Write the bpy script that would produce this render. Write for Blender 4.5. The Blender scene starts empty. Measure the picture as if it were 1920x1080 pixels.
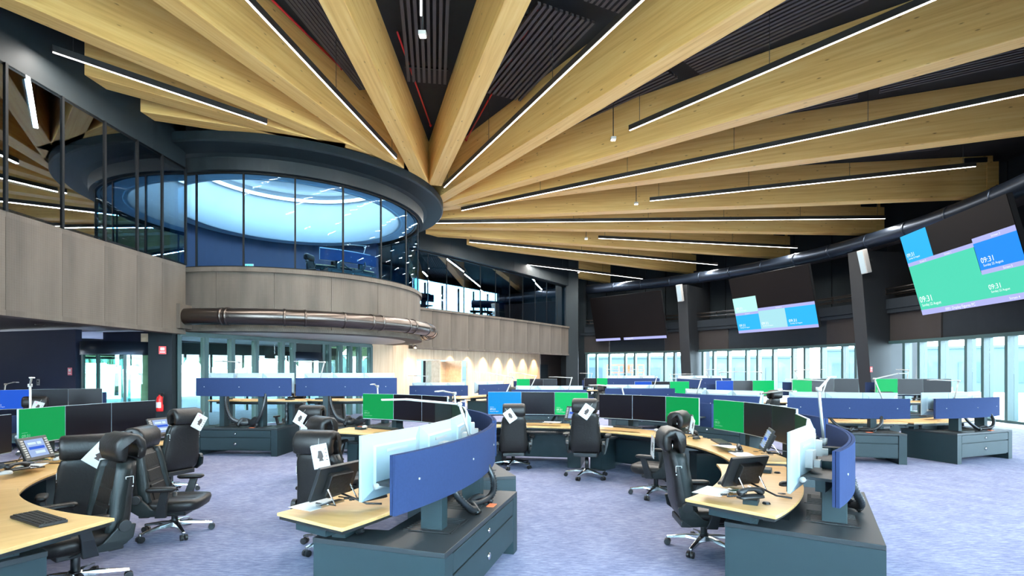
import bpy, math, random
from mathutils import Vector, Matrix
R = math.radians
sc = bpy.context.scene
COL = sc.collection
random.seed(7)

# ------------------------------------------------------------------ camera, world, exposure
cam = bpy.data.objects.new('camera', bpy.data.cameras.new('camera'))
COL.objects.link(cam)
cam.location = (0, 0, 1.65)
cam.rotation_euler = (R(90), 0, 0)
cam.data.sensor_width = 36.0
cam.data.lens = 980 / 1920 * 36.0
cam.data.shift_y = 155 / 1920
cam.data.clip_start = 0.05
cam.data.clip_end = 600
sc.camera = cam
w = bpy.data.worlds.new('sky'); sc.world = w; w.use_nodes = True
bg = w.node_tree.nodes['Background']
bg.inputs[0].default_value = (0.84, 0.92, 1.0, 1)
bg.inputs[1].default_value = 13.0
sc.view_settings.view_transform = 'Standard'
sc.view_settings.look = 'None'
sc.view_settings.exposure = 1.2
sc.view_settings.gamma = 1.0
sc.cycles.use_denoising = True
sc.cycles.max_bounces = 8
sc.cycles.diffuse_bounces = 4
sc.cycles.glossy_bounces = 4
sc.cycles.transparent_max_bounces = 16
sc.cycles.sample_clamp_indirect = 6.0
sc.cycles.caustics_reflective = False
LAMP_W = 150.0        # watts for a six metre line lamp

# ------------------------------------------------------------------ materials
MATS = {}
def lin(c):
    return tuple(((v / 12.92) if v <= .04045 else ((v + .055) / 1.055) ** 2.4) for v in c)
def hexc(h):
    h = h.lstrip('#'); return lin(tuple(int(h[i:i + 2], 16) / 255 for i in (0, 2, 4)))
def base(name):
    m = bpy.data.materials.new(name); m.use_nodes = True; MATS[name] = m
    return m, m.node_tree, m.node_tree.nodes['Principled BSDF']
def plain(name, col, rough=.5, metal=0., spec=.5, noise=0., nscale=30., bump=0., coat=0.):
    m, t, b = base(name)
    c = hexc(col) if isinstance(col, str) else col
    b.inputs['Base Color'].default_value = (*c, 1)
    b.inputs['Roughness'].default_value = rough
    b.inputs['Metallic'].default_value = metal
    b.inputs['Specular IOR Level'].default_value = spec
    b.inputs['Coat Weight'].default_value = coat
    tc = t.nodes.new('ShaderNodeTexCoord')
    n = t.nodes.new('ShaderNodeTexNoise'); n.inputs['Scale'].default_value = nscale
    n.inputs['Detail'].default_value = 3
    t.links.new(tc.outputs['Object'], n.inputs['Vector'])
    if noise:
        r = t.nodes.new('ShaderNodeMapRange')
        r.inputs['To Min'].default_value = 1 - noise; r.inputs['To Max'].default_value = 1 + noise
        t.links.new(n.outputs['Fac'], r.inputs['Value'])
        mx = t.nodes.new('ShaderNodeVectorMath'); mx.operation = 'SCALE'
        mx.inputs[0].default_value = c
        t.links.new(r.outputs['Result'], mx.inputs['Scale'])
        t.links.new(mx.outputs[0], b.inputs['Base Color'])
    if bump:
        bp = t.nodes.new('ShaderNodeBump'); bp.inputs['Strength'].default_value = bump
        bp.inputs['Distance'].default_value = .02
        t.links.new(n.outputs['Fac'], bp.inputs['Height']); t.links.new(bp.outputs[0], b.inputs['Normal'])
    return m
def emit(name, col, s):
    s = s / 2 ** 1.15 if s < 2 else s
    m, t, b = base(name)
    c = hexc(col) if isinstance(col, str) else col
    b.inputs['Base Color'].default_value = (.004, .004, .004, 1)
    b.inputs['Roughness'].default_value = .4
    b.inputs['Specular IOR Level'].default_value = .05
    b.inputs['Emission Color'].default_value = (*c, 1)
    b.inputs['Emission Strength'].default_value = s
    return m
def ramp(t, src, stops):
    r = t.nodes.new('ShaderNodeValToRGB')
    el = r.color_ramp.elements
    while len(el) < len(stops): el.new(.5)
    for e, (p, c) in zip(el, stops):
        e.position = p; e.color = (*c, 1)
    t.links.new(src, r.inputs[0]); return r.outputs[0]
def wood(name, c0, c1, c2, sx=.35, sy=9., knots=True, rough=.5):
    m, t, b = base(name)
    tc = t.nodes.new('ShaderNodeTexCoord'); oi = t.nodes.new('ShaderNodeObjectInfo')
    off = t.nodes.new('ShaderNodeVectorMath'); off.operation = 'MULTIPLY_ADD'
    off.inputs[1].default_value = (37, 11, 5)
    cx = t.nodes.new('ShaderNodeCombineXYZ')
    for i in range(3): t.links.new(oi.outputs['Random'], cx.inputs[i])
    t.links.new(cx.outputs[0], off.inputs[0]); t.links.new(tc.outputs['Object'], off.inputs[2])
    mp = t.nodes.new('ShaderNodeMapping'); mp.inputs['Scale'].default_value = (sx, sy, sy)
    t.links.new(off.outputs[0], mp.inputs['Vector'])
    n = t.nodes.new('ShaderNodeTexNoise'); n.inputs['Scale'].default_value = 1.6; n.inputs['Detail'].default_value = 6
    n.inputs['Distortion'].default_value = .6
    t.links.new(mp.outputs[0], n.inputs['Vector'])
    col = ramp(t, n.outputs['Fac'], [(.25, c0), (.5, c1), (.75, c2)])
    if knots:
        v = t.nodes.new('ShaderNodeTexVoronoi'); v.inputs['Scale'].default_value = 1.0
        mp2 = t.nodes.new('ShaderNodeMapping'); mp2.inputs['Scale'].default_value = (2.2, 7.0, 7.0)
        t.links.new(off.outputs[0], mp2.inputs['Vector']); t.links.new(mp2.outputs[0], v.inputs['Vector'])
        k = ramp(t, v.outputs['Distance'], [(.05, (.25, .12, .05)), (.09, (.7, .6, .5)), (.13, (1, 1, 1))])
        mx = t.nodes.new('ShaderNodeMix'); mx.data_type = 'RGBA'; mx.blend_type = 'MULTIPLY'
        mx.inputs[0].default_value = .75
        t.links.new(col, mx.inputs[6]); t.links.new(k, mx.inputs[7]); col = mx.outputs[2]
    t.links.new(col, b.inputs['Base Color']); b.inputs['Roughness'].default_value = rough
    return m
def glass(name, tint, ior=1.5, gloss=1.0):
    m = bpy.data.materials.new(name); m.use_nodes = True; MATS[name] = m
    t = m.node_tree; t.nodes.clear()
    o = t.nodes.new('ShaderNodeOutputMaterial'); tr = t.nodes.new('ShaderNodeBsdfTransparent')
    tr.inputs[0].default_value = (*tint, 1)
    gl = t.nodes.new('ShaderNodeBsdfGlossy'); gl.inputs['Roughness'].default_value = .0
    gl.inputs[0].default_value = (.95, .98, 1, 1)
    lw_ = t.nodes.new('ShaderNodeLayerWeight'); lw_.inputs[0].default_value = .5
    pw = t.nodes.new('ShaderNodeMath'); pw.operation = 'POWER'; pw.inputs[1].default_value = 4.
    t.links.new(lw_.outputs['Facing'], pw.inputs[0])
    r0 = ((ior - 1) / (ior + 1)) ** 2
    ml = t.nodes.new('ShaderNodeMath'); ml.operation = 'MULTIPLY_ADD'; ml.use_clamp = True
    ml.inputs[1].default_value = (1 - r0) * .8 * gloss; ml.inputs[2].default_value = r0 * gloss
    t.links.new(pw.outputs[0], ml.inputs[0])
    mx = t.nodes.new('ShaderNodeMixShader'); t.links.new(ml.outputs[0], mx.inputs[0])
    t.links.new(tr.outputs[0], mx.inputs[1]); t.links.new(gl.outputs[0], mx.inputs[2])
    t.links.new(mx.outputs[0], o.inputs[0]); return m
def concrete(name, c, dots=True):
    m, t, b = base(name)
    tc = t.nodes.new('ShaderNodeTexCoord')
    mp = t.nodes.new('ShaderNodeMapping'); mp.inputs['Scale'].default_value = (1.6, 1.6, .25)
    t.links.new(tc.outputs['Object'], mp.inputs['Vector'])
    n = t.nodes.new('ShaderNodeTexNoise'); n.inputs['Scale'].default_value = 1.5; n.inputs['Detail'].default_value = 5
    t.links.new(mp.outputs[0], n.inputs['Vector'])
    lo = tuple(v * .62 for v in c); hi = tuple(min(1, v * 1.2) for v in c)
    col = ramp(t, n.outputs['Fac'], [(.3, lo), (.6, c), (.8, hi)])
    t.links.new(col, b.inputs['Base Color']); b.inputs['Roughness'].default_value = .75
    if dots:
        v = t.nodes.new('ShaderNodeTexVoronoi'); v.inputs['Scale'].default_value = 22
        v.inputs['Randomness'].default_value = 0.
        t.links.new(tc.outputs['Object'], v.inputs['Vector'])
        bp = t.nodes.new('ShaderNodeBump'); bp.inputs['Strength'].default_value = .5; bp.inputs['Distance'].default_value = .01
        t.links.new(v.outputs['Distance'], bp.inputs['Height']); t.links.new(bp.outputs[0], b.inputs['Normal'])
    return m
def carpet(name):
    m, t, b = base(name)
    tc = t.nodes.new('ShaderNodeTexCoord')
    mp = t.nodes.new('ShaderNodeMapping'); mp.inputs['Scale'].default_value = (9, 45, 1); mp.inputs['Rotation'].default_value = (0, 0, .25)
    t.links.new(tc.outputs['Object'], mp.inputs['Vector'])
    n = t.nodes.new('ShaderNodeTexNoise'); n.inputs['Scale'].default_value = 1.0; n.inputs['Detail'].default_value = 6
    n.inputs['Roughness'].default_value = .75
    t.links.new(mp.outputs[0], n.inputs['Vector'])
    n2 = t.nodes.new('ShaderNodeTexNoise'); n2.inputs['Scale'].default_value = 3.0; n2.inputs['Detail'].default_value = 4
    t.links.new(tc.outputs['Object'], n2.inputs['Vector'])
    ad = t.nodes.new('ShaderNodeMath'); ad.operation = 'MULTIPLY_ADD'; ad.inputs[1].default_value = .25
    t.links.new(n2.outputs['Fac'], ad.inputs[0]); t.links.new(n.outputs['Fac'], ad.inputs[2])
    col = ramp(t, ad.outputs[0], [(.40, (.105, .112, .195)), (.6, (.185, .200, .305)), (.82, (.32, .34, .45))])
    t.links.new(col, b.inputs['Base Color']); b.inputs['Roughness'].default_value = .95
    b.inputs['Specular IOR Level'].default_value = .1
    bp = t.nodes.new('ShaderNodeBump'); bp.inputs['Strength'].default_value = .3; bp.inputs['Distance'].default_value = .01
    t.links.new(n.outputs['Fac'], bp.inputs['Height']); t.links.new(bp.outputs[0], b.inputs['Normal'])
    return m

wood('beam_wood', (.74, .385, .10), (.88, .515, .155), (.95, .62, .225))
wood('wall_wood', (.50, .33, .20), (.60, .42, .27), (.68, .50, .34), sx=.3, sy=4., knots=False)
wood('desk_wood', (.58, .335, .115), (.64, .385, .15), (.69, .435, .18), sx=1.5, sy=14., knots=False, rough=.38)
carpet('carpet')
concrete('fascia', (.106, .083, .063))
plain('dark_wall', (.014, .020, .024), .75, spec=.2, noise=.15, nscale=2.)
plain('black_ceiling', (.012, .012, .012), .9, noise=.3, nscale=3.)
plain('dark_panel', (.014, .019, .024), .7, spec=.2, noise=.12, nscale=4.)
plain('brown_panel', (.034, .029, .027), .75, spec=.2, noise=.1, nscale=4.)
plain('column_paint', (.020, .022, .024), .6, spec=.25, noise=.1, nscale=3.)
plain('mullion_paint', (.030, .072, .072), .45, noise=.05)
plain('thin_mullion', (.004, .005, .006), .6, spec=.2)
plain('slat_metal', (.055, .046, .046), .55)
plain('rim_paint', (.010, .016, .019), .55, spec=.25, noise=.08, nscale=2.)
plain('duct_metal', (.11, .092, .082), .3, metal=1.)
plain('dark_duct', (.022, .032, .050), .34, metal=.7)
plain('red_pipe', (.55, .012, .015), .4)
plain('soffit_white', (.62, .56, .50), .6)
plain('stone_floor', (.42, .45, .46), .35, noise=.1)
plain('blue_wall', (.020, .026, .060), .7, noise=.1, nscale=2.)
plain('brown_wall', (.035, .024, .020), .7)
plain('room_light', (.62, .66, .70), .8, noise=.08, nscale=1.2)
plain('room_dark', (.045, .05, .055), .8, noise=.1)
plain('outside_pale', (.032, .062, .070), .8, noise=.08, nscale=.3)
plain('outside_blue', (.008, .030, .055), .6, noise=.1, nscale=.3)
plain('outside_ground', (.72, .72, .68), .9, noise=.1, nscale=.5)
plain('foliage', (.016, .036, .010), .8, noise=.5, nscale=1.5)
plain('orange_paint', (.80, .12, .03), .5)
plain('lamp_black', (.012, .012, .012), .5)
emit('lamp_glow', (1.0, .97, .93), 5.)
emit('ring_glow', (.92, .97, 1.0), 3.5)
emit('spot_glow', (1.0, .95, .85), 12.)
glass('window_glass', (.86, .95, .985), 1.5)
glass('gallery_glass', (.66, .86, .98), 1.5, .12)
glass('balcony_glass', (.30, .50, .62), 2.6, 1.25)
glass('door_glass', (.70, .88, .84), 1.5)

# ------------------------------------------------------------------ mesh helpers
class MB:
    def __init__(s): s.v = []; s.f = []; s.sm = []
    def add(s, vs, fs, smooth=False, M=None):
        o = len(s.v)
        s.v += [tuple(M @ Vector(p)) if M else tuple(p) for p in vs]
        s.f += [tuple(i + o for i in f) for f in fs]; s.sm += [smooth] * len(fs); return s
    def box(s, c, d, rz=0., M=None):
        x, y, z = (k / 2 for k in d)
        vs = [Vector((a * x, b * y, e * z)) for e in (-1, 1) for a, b in ((-1, -1), (1, -1), (1, 1), (-1, 1))]
        T = Matrix.Translation(c) @ Matrix.Rotation(rz, 4, 'Z')
        if M: T = M @ T
        return s.add(vs, [(0, 3, 2, 1), (4, 5, 6, 7), (0, 1, 5, 4), (1, 2, 6, 5), (2, 3, 7, 6), (3, 0, 4, 7)], False, T)
    def prism(s, pts, z0, z1, smooth=False, M=None):
        n = len(pts)
        vs = [(x, y, z0) for x, y in pts] + [(x, y, z1) for x, y in pts]
        fs = [tuple(range(n - 1, -1, -1)), tuple(range(n, 2 * n))] + [(i, (i + 1) % n, n + (i + 1) % n, n + i) for i in range(n)]
        return s.add(vs, fs, smooth, M)
    def tube(s, pts, r, n=8, smooth=True, caps=True, M=None, rr=None):
        pts = [Vector(p) for p in pts]; vs = []; fs = []; up = None
        for i, p in enumerate(pts):
            d = (pts[min(i + 1, len(pts) - 1)] - pts[max(i - 1, 0)]).normalized()
            if up is None:
                up = Vector((0, 0, 1)) if abs(d.z) < .9 else Vector((1, 0, 0))
            a = d.cross(up).normalized(); bb = a.cross(d).normalized(); up = bb
            ri = rr[i] if rr else r
            vs += [tuple(p + a * ri * math.cos(2 * math.pi * k / n) + bb * ri * math.sin(2 * math.pi * k / n)) for k in range(n)]
        for i in range(len(pts) - 1):
            for k in range(n):
                a0 = i * n + k; a1 = i * n + (k + 1) % n
                fs.append((a0, a1, a1 + n, a0 + n))
        if caps: fs += [tuple(range(n - 1, -1, -1)), tuple(range((len(pts) - 1) * n, len(pts) * n))]
        return s.add(vs, fs, smooth, M)
    def loft(s, rings, smooth=True, M=None):
        n = len(rings[0]); vs = [p for r in rings for p in r]; fs = []
        for i in range(len(rings) - 1):
            for k in range(n):
                a0 = i * n + k; a1 = i * n + (k + 1) % n
                fs.append((a0, a1, a1 + n, a0 + n))
        fs += [tuple(range(n - 1, -1, -1)), tuple(range((len(rings) - 1) * n, len(rings) * n))]
        return s.add(vs, fs, smooth, M)
    def arc(s, c, r0, r1, a0, a1, z0, z1, n=12, smooth=False, M=None):
        """solid curved slab between two radii, angles in degrees"""
        vs = []; fs = []
        for i in range(n + 1):
            a = R(a0 + (a1 - a0) * i / n); ca, sa = math.cos(a), math.sin(a)
            vs += [(c[0] + r0 * ca, c[1] + r0 * sa, z0), (c[0] + r1 * ca, c[1] + r1 * sa, z0),
                   (c[0] + r1 * ca, c[1] + r1 * sa, z1), (c[0] + r0 * ca, c[1] + r0 * sa, z1)]
        for i in range(n):
            o = i * 4
            for k in range(4):
                k2 = (k + 1) % 4
                fs.append((o + k, o + 4 + k, o + 4 + k2, o + k2))
        fs += [(0, 1, 2, 3), (n * 4 + 3, n * 4 + 2, n * 4 + 1, n * 4)]
        return s.add(vs, fs, smooth, M)
    def lathe(s, prof, n=24, c=(0, 0, 0), smooth=True, M=None, a0=0., a1=360.):
        full = abs(a1 - a0 - 360) < 1e-6; m = n if full else n + 1
        vs = []; fs = []
        for i in range(m):
            a = R(a0 + (a1 - a0) * i / n)
            vs += [(c[0] + r * math.cos(a), c[1] + r * math.sin(a), c[2] + z) for r, z in prof]
        L = len(prof)
        for i in range(n):
            j = (i + 1) % m
            for k in range(L - 1):
                fs.append((i * L + k, j * L + k, j * L + k + 1, i * L + k + 1))
        return s.add(vs, fs, smooth, M)
    def mesh(s, name):
        me = bpy.data.meshes.new(name); me.from_pydata(s.v, [], s.f)
        me.polygons.foreach_set('use_smooth', s.sm); me.update()
        import bmesh
        bm = bmesh.new(); bm.from_mesh(me); bmesh.ops.recalc_face_normals(bm, faces=bm.faces); bm.to_mesh(me); bm.free()
        return me
    def build(s, name, mat, parent=None, loc=(0, 0, 0), rz=0., bevel=0., **kw):
        return put(name, s.mesh(name), mat, parent, loc, rz, bevel, **kw)
def put(name, me, mat, parent=None, loc=(0, 0, 0), rz=0., bevel=0., label=None, cat=None, group=None, kind=None):
    o = bpy.data.objects.new(name, me); COL.objects.link(o)
    if me is not None and mat and not me.materials: me.materials.append(MATS[mat])
    o.location = loc; o.rotation_euler = (0, 0, rz); o.parent = parent
    if bevel:
        b = o.modifiers.new('bevel', 'BEVEL'); b.width = bevel; b.segments = 2; b.limit_method = 'ANGLE'
    tag(o, label, cat, group, kind); return o
def tag(o, label=None, cat=None, group=None, kind=None):
    if label: o['label'] = label
    if cat: o['category'] = cat
    if group: o['group'] = group
    if kind: o['kind'] = kind
    return o
def empty(name, loc=(0, 0, 0), rz=0., **kw):
    return put(name, None, None, None, loc, rz, 0., **kw)
def copy_tree(o, parent=None):
    c = o.copy(); COL.objects.link(c); c.parent = parent
    for ch in [x for x in KIDS.get(o.name, o.children)]: copy_tree(ch, c)
    return c
KIDS = {}
def freeze(o):                     # remember the children once, so copying needs no search through the scene
    KIDS[o.name] = list(o.children)
    for ch in KIDS[o.name]: freeze(ch)
ORD = ['first', 'second', 'third', 'fourth', 'fifth', 'sixth', 'seventh', 'eighth', 'ninth', 'tenth', 'eleventh', 'twelfth',
       'thirteenth', 'fourteenth', 'fifteenth', 'sixteenth']
def area(name, loc, rot, sx, sy, power, col=(1, 1, 1), parent=None):
    l = bpy.data.lights.new(name, 'AREA'); l.shape = 'RECTANGLE'; l.size = sx; l.size_y = sy; l.energy = power; l.color = col
    o = bpy.data.objects.new(name, l); COL.objects.link(o); o.location = loc; o.rotation_euler = rot; o.parent = parent
    return o
def spot(name, loc, power, angle, col, parent=None, rot=(0, 0, 0), blend=.6):
    l = bpy.data.lights.new(name, 'SPOT'); l.energy = power; l.spot_size = R(angle); l.spot_blend = blend; l.color = col
    l.shadow_soft_size = .04
    o = bpy.data.objects.new(name, l); COL.objects.link(o); o.location = loc; o.rotation_euler = rot; o.parent = parent
    return o
FONTS = {}
def text(name, s, size, mat, parent, M, align='LEFT'):
    key = (s, size, align)
    if key not in FONTS:
        cu = bpy.data.curves.new('txt', 'FONT'); cu.body = s; cu.size = size; cu.align_x = align; cu.resolution_u = 2
        ob = bpy.data.objects.new('txt', cu)
        FONTS[key] = bpy.data.meshes.new_from_object(ob)
        bpy.data.objects.remove(ob)
    me = FONTS[key].copy(); me.materials.clear()
    o = put(name, me, mat, parent); o.matrix_local = M
    return o
# ================================================================== THE BUILDING
A = (-2.8, 17.9)                 # point the timber beams radiate from
DC = (-7.65, 18.25)              # centre of the round glazed gallery
RW = 18.6                        # ring of windows
ZSLAB, ZSILL, ZGT, ZB, ZCEIL = 2.70, 4.40, 6.95, 7.65, 9.02
def pol(c, r, a): return (c[0] + r * math.cos(R(a)), c[1] + r * math.sin(R(a)))

# floor, ceiling
m = MB(); m.prism([pol(A, 24, a) for a in range(0, 360, 10)], -.06, 0.)
m.build('floor', 'carpet', kind='structure')
m = MB(); m.arc(A, RW - 1.15, RW - .25, -75, 62, .0, .006, 60)
m.build('trim_1', 'stone_floor', kind='structure')
m = MB(); m.prism([pol(A, 24, a) for a in range(0, 360, 10)], ZCEIL, ZCEIL + .1)
m.build('ceiling', 'black_ceiling', kind='structure')
m = MB(); m.prism([pol(A, 400, a) for a in range(0, 360, 10)], -.4, -.1)
m.build('ground_outside', 'outside_ground', kind='structure')

# ------------------------------------------------------------------ ring of windows
SECT = 34.29
cols = [-108.6, -90.0, -55.7, -21.6, 11.6, 43.4]       # columns, at every second beam
for i, a in enumerate(cols):
    c = Vector((*A, 0)); d = Vector((math.cos(R(a)), math.sin(R(a)), 0)); t = Vector((-d.y, d.x, 0))
    m = MB()
    prof = [(17.75, 0), (17.1, 6.5), (19.05, 6.5), (19.05, ZB - .05), (19.9, ZB - .05), (19.9, 0)]
    if a < -80: prof = [(18.45, 0), (18.4, 6.5)] + prof[2:]      # shallow ones beside the viewer
    pts = [c + d * r + Vector((0, 0, z)) for r, z in prof]
    vs = [p - t * .3 for p in pts] + [p + t * .3 for p in pts]
    m.add(vs, [(5, 4, 3, 2, 1, 0), (6, 7, 8, 9, 10, 11)] + [(k, (k + 1) % 6, 6 + (k + 1) % 6, 6 + k) for k in range(6)])
    m.build('column', 'column_paint', kind='structure', bevel=.01)
gaps = [.41, .34, .25]
wn = 0
for si, a0 in enumerate(cols[:-1] + [cols[-1]]):
    a1 = a0 + SECT if si < len(cols) - 1 else 66.5
    wn += 1
    root = put(f'window_{wn}', None, None, kind='structure')
    WT = 6.6 if si < 2 else ZSLAB + .04          # two unseen bays behind the viewer, made full height to light the near beams
    a = a0 + 1.0; k = 0
    m = MB(); m.arc(A, RW - .12, RW + .12, a0 + .9, a1 - .9, WT, WT + .12, 16); m.build('window_head', 'mullion_paint', root)
    m = MB(); m.arc(A, RW - .12, RW + .12, a0 + .9, a1 - .9, 0., .08, 16); m.build('window_sill', 'mullion_paint', root)
    step = 8.0 if si in (0, len(cols) - 1) else (a1 - a0 - 2.0) / (4 * sum(gaps))
    while a < a1 - .95:
        g = gaps[(k + 1) % 3] * step; b2 = min(a + g, a1 - .9)
        bw = .35
        m = MB(); m.arc(A, RW - .18, RW + .14, a - bw / 2, a + bw / 2, .08, WT, 1); m.build('mullion', 'mullion_paint', root)
        if b2 - a > bw * 1.5:
            m = MB(); m.arc(A, RW, RW + .016, a + bw / 2, b2 - bw / 2, .08, WT, 1); m.build('pane', 'window_glass', root)
        a = b2 if b2 > a else a1; k += 1
    # header panels above the windows: brown ends, dark centre
    hr = put(f'wall_header_{wn}', None, None, kind='structure')
    sp = a1 - a0
    if si < 2:
        m = MB(); m.arc(A, RW - .1, RW + .2, a0 + .5, a1 - .5, WT + .12, ZCEIL, 12); m.build('panel', 'dark_panel', hr)
        continue
    for q, (f0, f1, mt) in enumerate([(.03, .25, 'brown_panel'), (.25, .74, 'dark_panel'), (.74, .97, 'brown_panel')]):
        m = MB(); off = 0. if mt == 'brown_panel' else .05
        m.arc(A, RW - .05 + off, RW + .15, a0 + sp * f0 + .05, a0 + sp * f1 - .05, ZSLAB + .16, 4.15, 8); m.build('panel', mt, hr)
    m = MB(); m.arc(A, RW - .25, RW + .25, a0 + .9, a1 - .9, 4.15, 4.55, 12); m.build('header_beam', 'dark_panel', hr)
    # upper back wall with cable tray
    for q in range(6):
        m = MB(); m.arc(A, 20.2, 20.3, a0 + sp * q / 6 + .06, a0 + sp * (q + 1) / 6 - .06, 4.2, ZCEIL, 3); m.build('upper_panel', 'dark_wall', hr)
    m = MB(); m.arc(A, 20.31, 20.4, a0, a1, 4.0, ZCEIL, 12); m.build('backing', 'black_ceiling', hr)
    m = MB(); m.arc(A, RW - .2, 20.4, a0, a1, 3.98, 4.14, 12); m.build('shelf', 'dark_panel', hr)
    if si == len(cols) - 1:
        m = MB(); m.arc(A, 20.2, 20.3, a1, a1 + 12, 0, ZCEIL, 3); m.build('upper_panel', 'dark_wall', hr)
        m = MB(); m.arc(A, RW, RW + .2, a1 - 1, a1 + 12, 0, ZCEIL, 3); m.build('upper_panel', 'rim_paint', hr)
    if si >= 2:
        tr = empty('cable_tray', label=['perforated cable tray behind the wall at the far right edge', 'cable tray beside the largest green video wall',
                   'cable tray behind the middle video wall', 'cable tray behind the dark far video wall'][si - 2], cat='cable tray', group='cable trays above the windows')
        for rr_, zz in ((18.35, 4.95), (18.8, 4.95), (18.35, 4.75), (18.8, 4.75)):
            m = MB(); m.arc(A, rr_ - .02, rr_ + .02, a0 + 1.2, a1 - 1.2, zz, zz + .04, 14); m.build('rail', 'duct_metal', tr)
        for q in range(7):
            p = pol(A, 18.35, a0 + 2 + (sp - 4) * q / 6); m = MB(); m.box((*p, 4.86), (.03, .03, .3), R(a0)); m.build('hanger', 'duct_metal', tr)
wall_end = pol(A, RW, 66.5)

# pier at the end of the far balcony
m = MB(); m.box((4.0, 34.4, ZCEIL / 2), (.75, 3.6, ZCEIL), R(-8)); m.build('wall_pier', 'rim_paint', kind='structure')

# perimeter duct under the roof
du = empty('perimeter_duct', label='long dark spiral duct curving above the video walls', cat='duct')
m = MB(); m.tube([(*pol(A, 17.4, a), 6.85) for a in range(-64, 66, 2)], .29, 14); m.build('duct_run', 'dark_duct', du)
for a in range(-62, 64, 6):
    m = MB(); c_ = pol(A, 17.4, a); c2 = pol(A, 17.4, a + .25); m.tube([(*c_, 6.85), (*c2, 6.85)], .308, 14); m.build('coupling', 'dark_duct', du)
du = empty('supply_duct', label='brown supply duct half hidden above the dark perimeter duct', cat='duct')
m = MB(); m.tube([(*pol(A, 18.6, a), 7.05) for a in range(-64, 66, 2)], .30, 12); m.build('duct_run', 'brown_panel', du)
for i, a in enumerate((22., 37, 50, 62, 5)):  # domes shaped after light highlights on the duct, not real fittings
    glint = empty('air_nozzle', label=['bright domed air nozzle above the middle video wall', 'domed air nozzle left of the middle video wall', 'domed air nozzle above the dark far video wall',
               'domed air nozzle nearest the balcony end', 'domed air nozzle over the largest video wall'][i], cat='air nozzle', group='domed nozzles above the perimeter duct')
    p = pol(A, 18.1, a)
    m = MB(); m.lathe([(.36, 0), (.34, .12), (.25, .24), (.1, .31), (0, .33)], 16); o = m.build('dome', 'brown_panel', glint, loc=(*p, 6.95))
    m = MB(); m.lathe([(.38, -.04), (.4, 0), (.36, .02)], 16); m.build('collar', 'dark_duct', glint, loc=(*p, 6.95))
    spot('nozzle_spot', (*pol(A, 17.7, a), 8.3), 55, 55, (1, .9, .8), glint, (R(0), R(-8), R(a)))  # added spot that brightens the dome, no lamp hangs here

# ------------------------------------------------------------------ left wall: fascia, glazing, upper band
def lw(s): return (-8.95 + .10 * (s / 4) ** 1.0 if s < 9 else -8.72 + .2 * ((s - 9) / 4.7) ** 1.3, s)
LW = [lw(s) for s in (-.2, 1.5, 3.2, 4.9, 6.4, 7.75, 9.0, 10.1, 11.1, 12.0, 12.8, 13.65)]
def strip(root, pts, z0, z1, th, mat, name, gap=.0, side=-1):
    out = []
    for (x0, y0), (x1, y1) in zip(pts[:-1], pts[1:]):
        d = Vector((x1 - x0, y1 - y0, 0)); L = d.length; d /= L; nrm = Vector((-d.y, d.x, 0)) * side * -1
        a_ = Vector((x0, y0, 0)) + d * gap; b_ = Vector((x1, y1, 0)) - d * gap
        c_ = (a_ + b_) / 2 + nrm * th / 2
        m = MB(); m.box((0, 0, 0), ((b_ - a_).length, th, z1 - z0))
        out.append(m.build(name, mat, root, loc=(c_.x, c_.y, (z0 + z1) / 2), rz=math.atan2(d.y, d.x)))
    return out
r_ = put('wall_left', None, None, kind='structure')
strip(r_, LW, ZSLAB, ZSILL - .1, .3, 'fascia', 'panel', .003)
strip(r_, LW, ZSILL - .1, ZSILL, .36, 'fascia', 'coping', .0)
strip(r_, LW, ZSLAB - .1, ZSLAB, .34, 'fascia', 'drip_edge', .0)
strip(r_, LW, ZGT, ZCEIL, .3, 'rim_paint', 'band', .0)
r_ = put('window_left', None, None, kind='structure')
strip(r_, LW, ZSILL, ZGT, .02, 'balcony_glass', 'pane', .02)
for x, y in LW:
    m = MB(); m.box((0, 0, 0), (.05, .05, ZGT - ZSILL)); m.build('mullion', 'thin_mullion', r_, loc=(x, y, (ZSILL + ZGT) / 2))
strip(r_, LW, ZSILL, ZSILL + .05, .06, 'thin_mullion', 'bottom_rail')
strip(r_, LW, ZGT - .06, ZGT, .06, 'thin_mullion', 'top_rail')
# dark corridor behind the left glazing
r_ = put('wall_left_corridor', None, None, kind='structure')
m = MB(); m.box((-13., 6.6, 5.8), (.2, 14.5, 5.0)); m.build('back', 'room_dark', r_)
m = MB(); m.box((-11., 6.6, 4.1), (4.2, 14.5, .16)); m.build('slab', 'room_dark', r_)
m = MB(); m.box((-11., 6.6, 7.6), (4.2, 14.5, .16)); m.build('lid', 'black_ceiling', r_)
m = MB(); m.box((-11., 13.7, 5.8), (4.2, .2, 3.6)); m.build('end', 'room_dark', r_)
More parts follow.
